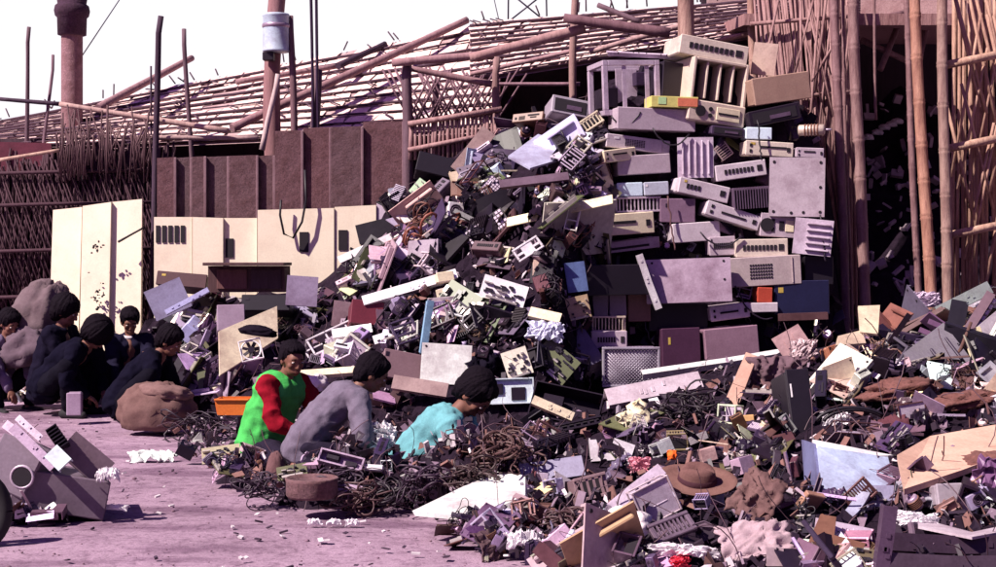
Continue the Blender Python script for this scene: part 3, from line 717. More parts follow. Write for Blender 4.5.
    for i in range(16):
        x = 408 + i * 6
        for s in (-1, 1): m.tube([P(x + U(-2, 2), 120, 16.5), P(x + s * U(18, 34), U(66, 80), 16.5)], .013, 5)
    o = tag(link('bamboo_lattice', m.mesh(M_wood), (.17, .09, .12)), 'crossed stick lattice between the stout post and the pinkish post', 'lattice')
    m = MB(); pts = []
    for i in range(22):
        x = 412 + i * 4; yt = 122 - (x - 412) * .16; m.tube([P(x + U(-1, 1), yt, 15.9), P(x + U(-2, 2), 160, 15.9)], U(.014, .024), 6)
    m.tube([P(408, 124, 15.86), P(502, 109, 15.86)], .03, 6); m.tube([P(408, 150, 15.86), P(502, 132, 15.86)], .026, 6)
    tag(link('stick_railing', m.mesh(M_bamboo), (.34, .2, .2)), 'short railing of upright sticks at the top of the left slope', 'railing')
    # woven fence at left
    m = MB()
    for i in range(150):
        x = -60 + i * 1.5; yt = 160 + U(-12, 6) - (12 if x > 60 else 0); s = U(-9, 15)
        a, b = P(x + s * .5 + 8, yt, 16.6 + U(-.03, .03)), P(x - s - 8, 340, 16.6 + U(-.03, .03)); b.z = 0
        m.tube([a, a.lerp(b, .5) + Vector((U(-.02, .02), 0, 0)), b], U(.010, .019), 5)
    for i in range(45):
        x = -60 + i * 5; a, b = P(x, 165 + U(-8, 5), 16.55), P(x + 60, 330, 16.55)
        m.tube([a, b], .009, 5)
    for y in (172, 204, 250, 296): m.tube([P(-60, y + 3, 16.53), P(50, y, 16.5), P(156, y - 2, 16.53)], .02, 6)
    fn = tag(link('woven_fence', m.mesh(M_wood), (.055, .02, .034)), 'dark reddish woven cane fence along the left edge', 'fence')
    bk = MB(); a, b = P(-60, 175, 16.75), P(157, 175, 16.75); bk.box((a.x + b.x) / 2, 16.8, a.z / 2, b.x - a.x, .03, a.z)
    link('backing_mat', bk.mesh(M_mat), (.016, .007, .015), fn)
    tw = MB()
    for i in range(70):
        x = U(58, 158); tw.tube([P(x, U(160, 185), 16.45), P(x + U(-6, 6), U(135, 150), 16.45), P(x + U(-9, 9), U(104, 138), 16.45)], U(.007, .013), 5)
    tag(link('brushwood', tw.mesh(M_wood), (.10, .05, .06)), 'upright bare twigs tied along the top of the woven fence', 'brushwood')
    quad('maroon_sheet', [(-40, 141, 16.6), (51, 143, 16.6), (53, 172, 16.6), (-40, 172, 16.6)], .03, 'maroon sheet fixed along the top of the fence at far left', None, 'sheet', (.12, .02, .04))
    # brown sheets
    wl = tag(bpy.data.objects.new('brown_sheet_wall', None), 'wall of tall brown metal sheets above the cream row', 'wall'); C.objects.link(wl)
    xs = (157, 176, 192, 206, 229, 258, 275); ys = (158, 158, 157, 157, 156, 156)
    edges = [(x0, x1, y) for x0, x1, y in zip(xs, xs[1:], ys)] + [(275, 303, 131), (303, 331, 128), (331, 363, 127), (363, 404, 122)]
    for i, (x0, x1, y) in enumerate(edges):
        D = 16.0 + (i % 2) * .04; a, b = P(x0, y, D), P(x1 - .6, y - 1, D)
        vs = [(a.x, D, 0), (b.x, D, 0), (b.x, D, b.z), (a.x, D, a.z)]; vs += [(x, y_ + .03, z) for x, y_, z in vs]
        link('panel', MB().add(vs, [(0, 1, 2, 3), (7, 6, 5, 4), (0, 4, 5, 1), (1, 5, 6, 2), (2, 6, 7, 3), (3, 7, 4, 0)]).mesh(M_rust), (.115 + U(-.015, .015), .058, .07), wl)
        link('edge_strip', MB().cbox(b.x, D - .004, b.z / 2, .03, .02, b.z - .01).mesh(M_paint), (.2, .12, .14), wl)
    # cream metal row in front of the brown sheets
    def cream(x0, x1, y0, y1, D, lb, holes=(), dx=0, cl='cream', lean=0.):
        a, b = P(x0, y0, D + lean), P(x1, y1, D + lean)
        c = Vector(((a.x + b.x) / 2, D + lean / 2, 0))
        m = MB(); q = [Vector((a.x, D + lean, a.z)), Vector((b.x, D + lean, b.z)), Vector((b.x + dx, D, 0)), Vector((a.x + dx, D, 0))]
        q = [v - c for v in q]; q2 = [v + Vector((0, .06, 0)) for v in q]
        m.add(q + q2, [(0, 1, 2, 3), (7, 6, 5, 4), (0, 4, 5, 1), (1, 5, 6, 2), (2, 6, 7, 3), (3, 7, 4, 0)])
        o = link('cream_sheet', m.mesh(M_cream), (.84, .735, .585) if cl == 'cream' else cl); o.location = c; tag(o, lb, 'panel')
        for hx, hy, hw, hh in holes:
            p = P(hx, hy, D + lean * .6) - c; link('slot', MB().box(p.x, -.0 + (p.y * .0) + lean * .5 - lean * (D * (hy - y0) / F) / max(.1, a.z) - .004, p.z, hw * D / F, .014, hh * D / F).mesh(M_dark), None, o)
        return o
    cream(53, 82, 210, 207, 15.6, 'cream metal door, leftmost of the three leaning on the woven fence', lean=.35, dx=.04)
    o = cream(82.6, 111, 206, 202, 15.55, 'cream metal door with dark smears, middle of the three', lean=.35, dx=.05)
    for i in range(44):
        p = P(98 + random.gauss(0, 4), random.gauss(297, 9) if i > 12 else random.gauss(247, 3), 15.66) - o.location; link('smear', MB().ball(p, (U(.004, .018), .010, U(.004, .016)), 7).mesh(M_dark), None, o)
    o = cream(111.6, 142, 202, 199, 15.6, 'cream metal door with a slanting black bar, rightmost of the three', lean=.35, dx=.06)
    o2 = pole('metal_rod', (143, 228, 15.78), (118, 242, 15.7), 2.4, 'black bar stuck slanting across the rightmost cream door', 'rod', COL['black'], M_paint)
    cream(154, 192, 217, 217, 15.8, 'cream cabinet side with a block of louvre slots, left end of the row', [(158 + i * 6.2, 234, 4, 17) for i in range(5)])
    cream(192.6, 223, 217, 218, 15.78, 'plain cream sheet beside the louvred cabinet side')
    cream(223.6, 257, 218, 218, 15.82, 'cream sheet with one narrow slot between plain ones', [(229.5, 248, 8, 19)])
    cream(257.6, 334, 210, 208, 15.75, 'wide cream sheet with one dark slot under the hanging cable', [(304, 242, 9, 20)])
    cream(334.6, 376, 207, 205, 15.77, 'cream sheet with one dark slot at the right end of the row', [(343, 240, 9, 20)])
    cream(376.6, 405, 203, 202, 15.79, 'greyish pale sheet between the cream row and the left slope', cl=COL['pale'])
    m = MB(); m.tube([P(305, 170, 15.68), P(306, 200, 15.66), P(302, 222, 15.66), P(293, 238, 15.66), P(284, 234, 15.66), P(280, 215, 15.66), P(281, 200, 15.66)], .012, 6)
    tag(link('hanging_cable', m.mesh(M_cable), COL['black']), 'black cable hanging in a loop on the wide cream sheet', 'cable')
    # lattice mast and wires far behind
    m = MB(); D = 60
    for a, b in (((508, 30), (509, -60)), ((547, 30), (545, -60)), ((508, 22), (546, -8)), ((509, -8), (546, 22)), ((508, -8), (545, -40)), ((509, -40), (545, -8)), ((508, -8), (546, -8))): m.tube([P(*a, D), P(*b, D)], .035, 5)
    for x in (508, 547): p = P(x, 30, D); m.tube([p, (p.x, D, 0)], .04, 5)
    tag(link('lattice_mast', m.mesh(M_metal), (.03, .02, .05)), 'thin dark steel lattice mast far behind the roof', 'mast')
    for a, b, lb in (((126, -10, 40), (78, 62, 30), 'thin wire crossing the sky right of the clay pipe'), ((492, -10, 50), (500, 25, 40), 'short thin wire beside the lattice mast'), ((283, 18, 17.2), (296, 60, 18), 'thin wire dropping from the white drum post')):
        m = MB().tube([P(*a), P(*b)], .006 if a[2] < 20 else .014, 5); tag(link('wire', m.mesh(M_cable), COL['dark']), lb, 'wire')
    # right: bamboo screen, poles, gate opening, right screen
    m = MB()
    for i in range(46):
        x = 752 + i * 2.1; xb = x + U(10, 42) * (1 if i < 30 else .3); yb = U(230, 330)
        m.tube([P(x, -40, 15.6 + U(-.04, .04)), P((x + xb) / 2 + U(-4, 4), 110, 15.5), P(xb, yb, 15.4)], U(.012, .022), 5)
    for i in range(14): x = U(760, 850); m.tube([P(x, U(-20, 40), 15.35), P(x + U(-40, 40), U(80, 200), 15.35)], U(.010, .016), 5)
    for y in (24, 100): m.tube([P(750, y, 15.45), P(852, y - 8, 15.45)], .022, 6)
    tag(link('bamboo_screen', m.mesh(M_bamboo), (.30, .17, .17)), 'screen of thin leaning bamboo canes behind the stacked cases', 'screen')
    for a, b, wd, lb, cl in (((833, -60, 15.1), (845, 320, 14.9), 10, 'grey brown bamboo pole, leftmost beside the stacked cases', BAMD), ((853, -60, 15.0), (866, 320, 14.8), 12, 'stout bamboo pole at the left side of the dark opening', (.24, .14, .14)),
        ((904, -60, 15.1), (918, 320, 15.0), 7, 'thin dark bamboo pole just left of the orange tinted one', BAMD), ((912, -60, 14.7), (929, 320, 14.4), 12, 'orange tinted bamboo pole at the right side of the dark opening', (.36, .18, .13)), ((943, -60, 14.6), (946, 320, 14.4), 11.5, 'upright pale bamboo pole, rightmost, at the edge of the right screen', (.30, .19, .165)),
        ((843, -60, 15.25), (851, 320, 15.1), 4, 'slender cane between the two poles left of the dark opening', BAMD), ((872, -60, 15.3), (876, 120, 15.3), 3, 'thin stick hanging in the top of the dark opening', BAMD)):
        pole('bamboo_pole', a, b, wd, lb, 'pole', cl, knots=True, ground=a[0] != 872, taper=.9, bend=.01)
    m = MB()
    for i in range(38):
        x = 951 + i * 2.6; m.tube([P(x + U(-3, 5), -50, 14.9), P(x + U(-4, 6), 120, 14.85), P(x + U(-4, 6), 310, 14.8)], U(.012, .024), 6)
    for i in range(26):
        x = 948 + i * 3.2; y = U(-30, 150); m.tube([P(x + 30 * (1 if i % 2 else -.2), y, 14.72), P(x + (0 if i % 2 else 26), y + U(110, 170), 14.72)], U(.012, .02), 6)
    rs = tag(link('bamboo_screen', m.mesh(M_bamboo), (.42, .25, .19)), 'tall bamboo screen with crossed canes at the right edge', 'screen')
    for y in (62, 146, 233): link('rail', MB().tube([P(946, y + 3, 14.6), P(1010, y - 10, 14.65)], .04, 8).mesh(M_bamboo), (.5, .32, .24), rs)
    # the dark hut behind the opening
    hut = tag(bpy.data.objects.new('dark_hut', None), 'dark open hut seen through the gap between the bamboo poles', 'hut'); C.objects.link(hut)
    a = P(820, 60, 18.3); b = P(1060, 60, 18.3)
    link('wall', MB().box((a.x + b.x) / 2, 19.5, 2.6, 5.5, .1, 5.2).mesh(M_wood), (.03, .016, .028), hut)  # near-black walls put the shade of the interior into their colour
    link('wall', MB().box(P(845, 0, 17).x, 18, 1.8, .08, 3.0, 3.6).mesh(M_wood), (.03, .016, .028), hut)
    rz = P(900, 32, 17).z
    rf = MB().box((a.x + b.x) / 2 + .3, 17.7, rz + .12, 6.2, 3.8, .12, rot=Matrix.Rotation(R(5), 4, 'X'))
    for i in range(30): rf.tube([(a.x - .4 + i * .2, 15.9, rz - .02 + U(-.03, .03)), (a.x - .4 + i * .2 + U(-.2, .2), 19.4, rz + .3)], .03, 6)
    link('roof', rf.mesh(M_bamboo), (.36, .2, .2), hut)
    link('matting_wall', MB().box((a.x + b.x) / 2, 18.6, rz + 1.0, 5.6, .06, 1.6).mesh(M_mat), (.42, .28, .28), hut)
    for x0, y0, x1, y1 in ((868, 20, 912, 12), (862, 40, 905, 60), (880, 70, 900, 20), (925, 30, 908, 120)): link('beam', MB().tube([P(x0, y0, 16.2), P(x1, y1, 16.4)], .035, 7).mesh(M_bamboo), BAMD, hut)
    # rubble heap in the hut
    vs = MB(); n = 22; px0 = P(858, 0, 16.8).x; 
    for j in range(n + 1):
        for i in range(n + 1):
            x = px0 + i * .11; y = 15.4 + j * .15; vs.v.append((x, y, max(0, 3.5 * (j / n) ** .8 * (1 - .25 * abs(i / n - .4)) + .25 * noise.noise(Vector((x * 2, y * 2, 7))))))
    vs.f = [(j * (n + 1) + i, j * (n + 1) + i + 1, (j + 1) * (n + 1) + i + 1, (j + 1) * (n + 1) + i) for j in range(n) for i in range(n)]; vs.m = [0] * len(vs.f); vs.sm = [False] * len(vs.f)
    tag(link('rubble_mound', vs.mesh(M_heap), None), 'dark rubble piled up inside the hut behind the gap', 'rubble', None, 'stuff')
    ch = MB()
    for i in range(240):
        j = rnd(); k = rnd(); x = px0 + k * 2.4; y = 15.4 + j * 3.2; z = max(0, 3.5 * j ** .8 * (1 - .25 * abs(k - .4)) + .25 * noise.noise(Vector((x * 2, y * 2, 7))))
        ch.box(x, y, z + .03, U(.03, .16), U(.01, .05), U(.02, .1), rot=Euler((U(0, 3), U(0, 3), U(0, 3))).to_matrix().to_4x4())
    tag(link('rubble_chips', ch.mesh(M_plastic), (.38, .3, .36)), 'pale fragments strewn over the rubble inside the hut', 'rubble', None, 'stuff')
    for i, (x, y) in enumerate(((868, 138), (877, 133), (884, 128), (891, 125), (897, 122))):
        dd = 15.5
        while dd < 18.6:
            p = P(x, y, dd); j = (p.y - 15.4) / 3.3; k = (p.x - px0) / 2.42
            if p.z <= 3.5 * j ** .8 * (1 - .25 * abs(k - .4)) + .25 * noise.noise(Vector((p.x * 2, p.y * 2, 7))): break
            dd += .03
        tag(link('white_lump', g_blob(.12, .08, .1, i, M_bag)[0], COL['white'], None, Matrix.Translation(P(x, y, dd - .03))), 'white lump in the slanting row inside the dark hut', 'lump', 'white lumps in the dark hut')
build_yard()

# ================================================================== the stacked cases of the tall heap
def SD(y): return 14.02 + (390 - y) / 345 * .5
def build_stack():
    def S(kind, x0, x1, y0, y1, label, mark, col='mauve', roll=0, yaw=0, pitch=0, dd=0, depth=.45, **k):
        cr, sr = math.cos(R(abs(roll))), math.sin(R(abs(roll))); W, H_ = x1 - x0, y1 - y0
        det = cr * cr - sr * sr; w_ = max(4, (W * cr - H_ * sr) / det); h_ = max(3, (H_ * cr - W * sr) / det)
        if 'rw' in k: w_, h_ = k.pop('rw')
        if kind == 'desktop_case': w_ *= 1.05; h_ *= 1.1; col = {'mauve': (.43, .345, .41), 'pale': (.56, .48, .54), 'beige': (.62, .53, .46)}.get(col, col) if isinstance(col, str) else col
        return hero(kind, (x0 + x1) / 2, (y0 + y1) / 2, w_, h_, label, mark, col=col, roll=roll, yaw=yaw, pitch=pitch, D=SD((y0 + y1) / 2) + dd, depth=depth, **k)
    S('open_chassis', 601, 663, 59, 116, 'tall stripped metal chassis on top of the heap, left of the bay enclosure', 'stripped chassis', 'pale', 2, 14, depth=.5)
    S('metal_sheet', 606, 690, 50, 58, 'perforated metal lid lying on the stripped chassis', 'perforated lid', 'pale', -4, 10, -60, .25, None, holes=9, cat='metal lid')
    S('desktop_case', 658, 690, 64, 104, 'upright case with a shadowed black face beside the bay enclosure', None, 'dark', -4, 30, style='plain', depth=.4, dd=.15)
    S('bay_enclosure', 690, 748, 58, 126, 'open enclosure with four dark bays and a round socket panel below', 'bay enclosure', 'beige', -7, 16, depth=.55, rw=(60, 64))
    S('desktop_case', 679, 748, 38, 62, 'beige case with bays lying tilted on the bay enclosure', 'topmost case', 'beige', -9, 12, style='row', depth=.5, rw=(68, 17))
    S('carton', 647, 695, 98, 109, 'printed carton in yellow orange and pink on the wide mauve case', 'printed carton', (.62, .42, .12), -1, 8, depth=.3, dd=-.06) if 0 else None
    k = SD(103) / F; cb = MB().cbox(0, 0, 0, 48 * k, .3, 11 * k, .004); o = link('printed_carton', cb.mesh(M_card), (.55, .50, .16)); o.location = P(671, 103.5, SD(103) + .05); o.rotation_euler = (0, R(1), R(8))
    tag(o, 'yellow and orange printed carton on the wide mauve case', 'carton'); HERO.append((671, 103, 24, 6, 'printed carton', 14.2, 0))
    link('print_band', MB().box(13 * k, -.151, 0, 20 * k, .006, 8 * k).mesh(M_card), (.6, .17, .10), o); link('print_band', MB().box(-13 * k, -.151, 1 * k, 8 * k, .006, 7 * k).mesh(M_card), (.4, .6, .3), o)
    S('desktop_case', 617, 695, 109, 130, 'wide plain mauve case directly under the printed carton', 'wide mauve case', 'mauve', -1, 14, style='plain', dd=-.05)
    S('desktop_case', 604, 671, 135, 153, 'slim case with a bright left end under the wide mauve case', 'slim case', 'pale', -5, 20, style='patch', rw=(66, 12))
    S('desktop_case', 601, 637, 147, 163, 'small cream drive box poking out on the left of the stack', 'cream drive box', 'cream', 8, 28, style='slim', rw=(36, 11), dd=-.1, depth=.35)
    S('desktop_case', 617, 670, 154, 175, 'plain mauve case tilted up to its right below the slim case', 'tilted mauve case', 'mauve', 4, 12, style='plain', rw=(52, 17))
    S('metal_sheet', 677, 714, 137, 178, 'square vent cover with upright ribs near the middle of the stack', 'upright vent cover', 'pale', 1, 4, dd=-.05, depth=None, ribs=5, vertical=True)
    S('desktop_case', 711, 744, 126, 137, 'dark narrow case wedged under the bay enclosure', None, 'violet', -6, 8, style='dark')
    S('desktop_case', 716, 765, 161, 180, 'pale case with slots tilted up to its right, right of the vent cover', 'raised slot case', 'pale', 8, 6, style='row', rw=(49, 14))
    S('desktop_case', 679, 728, 180, 200, 'pale case with a row of dark slots tilted down to its right', 'sagging slot case', 'pale', -12, 10, style='row', rw=(50, 14), dd=-.06)
    S('desktop_case', 707, 758, 203, 228, 'long pale housing sliding down to the right under the fins', 'sliding housing', 'pale', -17, 8, style='slim', rw=(54, 13), dd=-.04)
    S('heat_sink', 730, 769, 186, 210, 'dark block of upright cooling fins left of the big perforated plate', 'fin block', 'grey', 4, 4, depth=.2)
    S('desktop_case', 750, 812, 72, 105, 'tan topped case lying tilted at the upper right of the stack', 'tan topped case', 'tan', 9, 14, style='plain', rw=(58, 24), depth=.4)
    S('desktop_case', 748, 800, 103, 127, 'black open drive tray under the tan topped case', 'black drive tray', 'dark', 12, 6, style='dark', rw=(50, 14))
    S('metal_sheet', 750, 779, 42, 76, 'tan sheet leaning at the top right of the stack against the bamboo', 'tan leaning sheet', (.42, .3, .26), -8, -20, dd=.2, depth=None, rw=(24, 32))
    S('desktop_case', 746, 771, 128, 139, 'small icy blue box shining under the black drive tray', 'icy blue box', (.62, .74, .85), -1, 4, style='plain', depth=.3)
    S('desktop_case', 746, 792, 140, 158, 'cream fronted case with a dark slot row above the perforated plate', 'slot row case', 'beige', -3, 6, style='slim', rw=(46, 13))
    S('desktop_case', 796, 823, 148, 158, 'small grey box at the right above the perforated plate', None, 'mauve', -2, 2, style='slim', depth=.3)
    S('electric_motor', 797, 826, 124, 136, 'copper wound roller lying at the right end of the stack', None, 'beige', 0, 70, depth=.25, rw=(11, 11))
    S('metal_sheet', 769, 825, 157, 217, 'large pale plate with dark holes along its edges', 'perforated plate', (.45, .37, .43), -1, -3, dd=-.12, depth=None, holes=7)
    S('desktop_case', 760, 795, 214, 237, 'grey drive with open compartments below the perforated plate', 'compartment drive', 'mauve', -4, 4, style='round', depth=.3)
    S('metal_sheet', 793, 833, 217, 257, 'tilted panel with level louvres at the right edge of the stack', 'louvre panel', 'pale', -6, -4, dd=-.12, depth=None, ribs=5, rw=(38, 36))
    S('desktop_case', 594, 614, 174, 191, 'small cream box end sticking out at the left of the stack', None, 'cream', 18, 30, style='plain', depth=.25, rw=(18, 11), dd=-.05)
    S('desktop_case', 617, 642, 183, 196, 'left of two small bluish boxes side by side', None, 'bluewhite', 2, 6, style='plain', depth=.3)
    S('desktop_case', 644, 668, 182, 195, 'right of two small bluish boxes side by side', None, (.40, .42, .52), 3, 6, style='plain', depth=.3)
    S('card_cage', 615, 662, 196, 213, 'open card cage with upright cards above the rounded case', 'open card cage', 'pale', 2, 10, depth=.35, n=11)
    S('desktop_case', 592, 656, 213, 235, 'cream case with rounded left end and long slot, left of the stack', 'rounded cream case', 'cream', 4, 18, style='slim', rw=(60, 19), dd=-.14)
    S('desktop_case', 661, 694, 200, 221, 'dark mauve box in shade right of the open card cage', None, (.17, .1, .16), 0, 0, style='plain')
    S('desktop_case', 672, 720, 222, 242, 'plain pale box tilted up to its right, middle of the stack', 'plain pale box', 'pale', 4, 10, style='plain', rw=(46, 17))
    S('disk_drive', 604, 662, 236, 254, 'long grey tray lying below the rounded cream case', 'long grey tray', 'mauve', 7, 12, depth=.4, rw=(56, 11))
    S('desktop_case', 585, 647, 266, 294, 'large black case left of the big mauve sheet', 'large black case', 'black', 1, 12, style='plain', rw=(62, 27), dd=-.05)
    S('metal_sheet', 645, 732, 257, 304, 'big mauve sheet with a folded left edge across the middle of the stack', 'big mauve sheet', (.42, .31, .41), 2, 0, -6, dd=-.28, depth=None, flange=.06, holes=3)
    S('metal_rail', 637, 660, 255, 309, 'bright white rail leaning at the left edge of the big mauve sheet', 'white leaning rail', 'white', -70, 0, dd=-.4, rw=(58, 7), depth=None, shape='U')
    S('desktop_case', 729, 800, 256, 286, 'wide cream case with a dark square vent patch', 'vent patch case', (.46, .37, .38), 3, 6, style='patch', rw=(70, 26), dd=-.08)
    S('desktop_case', 736, 787, 239, 257, 'cream fronted case with a slot row on top of the vent patch case', None, 'beige', 1, 5, style='row', rw=(50, 16), dd=-.04)
    S('desktop_case', 709, 735, 237, 255, 'small square drive with slots left of the cream slot row case', None, 'mauve', 3, 5, style='row', depth=.3)
    S('desktop_case', 757, 772, 288, 302, 'small orange red box under the vent patch case', 'orange red box', (.42, .06, .035), -2, 4, style='plain', depth=.2, dd=-.06)
    S('desktop_case', 775, 828, 282, 313, 'deep blue case at the lower right of the stack', 'deep blue case', (.014, .014, .05), 1, 4, style='plain')
    S('metal_sheet', 778, 828, 312, 321, 'brown strip lying under the deep blue case', None, 'brown', 2, 0, dd=-.1, depth=None)
    S('desktop_case', 710, 749, 303, 321, 'pale low case tilted up to its right under the big mauve sheet', None, 'pale', 7, 6, style='slim', rw=(38, 13), dd=-.1)
    S('desktop_case', 749, 777, 303, 312, 'flat pale bar case right of the pale low case', None, 'pale', 1, 4, style='plain', depth=.3, dd=-.08)
    S('desktop_case', 704, 759, 327, 359, 'large dusky mauve carton at the foot of the stack', 'dusky carton', (.26, .15, .21), 5, 8, style='plain', rw=(52, 28), dd=-.2)
    S('circuit_board', 562, 592, 294, 322, 'cream plate punched with holes left of the pair of mauve boxes', 'punched cream plate', (.55, .4, .26), 12, 10, dd=-.35, depth=None, n=9, cat='punched plate', name='punched_plate', rw=(26, 23))
    S('desktop_case', 592, 608, 292, 316, 'left of the pair of square mauve boxes below the large black case', None, (.22, .17, .24), -2, 6, style='plain', dd=-.2)
    S('desktop_case', 609, 626, 291, 315, 'right of the pair of square mauve boxes below the large black case', None, (.27, .2, .28), 2, 6, style='plain', dd=-.2)
    S('desktop_case', 628, 650, 293, 320, 'reddish brown box beside the pair of mauve boxes', None, (.2, .1, .09), 1, 4, style='plain', dd=-.15)
    S('card_cage', 592, 626, 316, 332, 'small ribbed card cage under the pair of mauve boxes', None, 'beige', 0, 4, dd=-.25, depth=.3)
    S('desktop_case', 592, 626, 332, 348, 'small slotted box above the mesh crate', None, 'mauve', 0, 4, style='row', dd=-.25, depth=.3)
    S('grille', 602, 660, 347, 387, 'crate side of diagonal steel mesh at the foot of the stack', 'steel mesh crate', (.42, .38, .46), 0, 4, dd=-.9, depth=.05, diag=True)
    k = (SD(366) - .82) / F; p = P(631, 367, SD(366) - .8); mc = tag(link('mesh_crate', MB().box(0, .26, 0, 54 * k, .4, 36 * k).mesh(M_paint), (.16, .11, .18)), 'dark crate body standing behind the steel mesh side', 'crate'); mc.location = p
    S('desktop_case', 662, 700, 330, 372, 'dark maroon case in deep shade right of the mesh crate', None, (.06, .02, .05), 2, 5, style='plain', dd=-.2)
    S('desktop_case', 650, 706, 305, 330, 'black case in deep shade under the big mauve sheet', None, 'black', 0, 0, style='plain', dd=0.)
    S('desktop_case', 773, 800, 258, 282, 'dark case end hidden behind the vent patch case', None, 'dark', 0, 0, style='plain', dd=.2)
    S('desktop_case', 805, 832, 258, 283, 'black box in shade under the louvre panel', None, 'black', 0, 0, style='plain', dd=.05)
build_stack()
def build_droops():
    for i, (x0, y0, x1, y1, sag, lb, cl) in enumerate(((652, 128, 690, 134, 14, 'black cable drooping under the wide mauve case', 'black'), (700, 232, 742, 236, 12, 'dark cable drooping beside the plain pale box', 'dark'), (668, 196, 676, 250, 6, 'brown cable hanging past the dark mauve box', 'brown'), (758, 120, 762, 160, 8, 'black cord hanging from the black drive tray', 'black'), (600, 160, 606, 205, 9, 'brown cord hanging down the left side of the stack', 'brown'),
            (640, 300, 655, 345, 10, 'black cord hanging below the large black case', 'black'), (735, 286, 772, 318, 12, 'dark cord looping under the vent patch case', 'dark'), (820, 215, 826, 262, 5, 'thin cord hanging over the louvre panel', 'dark'), (612, 116, 640, 112, 12, 'cord looping from the stripped chassis', 'black'), (560, 130, 604, 150, 18, 'black cord sagging from the grey hood to the stack', 'black'))):
        pts = []
        for k in range(13):
            t = k / 12; x = x0 + (x1 - x0) * t; y = y0 + (y1 - y0) * t + sag * 4 * t * (1 - t); d = (hit(x, y) or 14.3); pts.append(P(x + U(-1, 1), y, min(d - .12, SD(y) - .12)))
        tag(link('hanging_cable', MB().tube(pts, .008, 6).mesh(M_cable), COL[cl]), lb, 'cable')
build_droops()

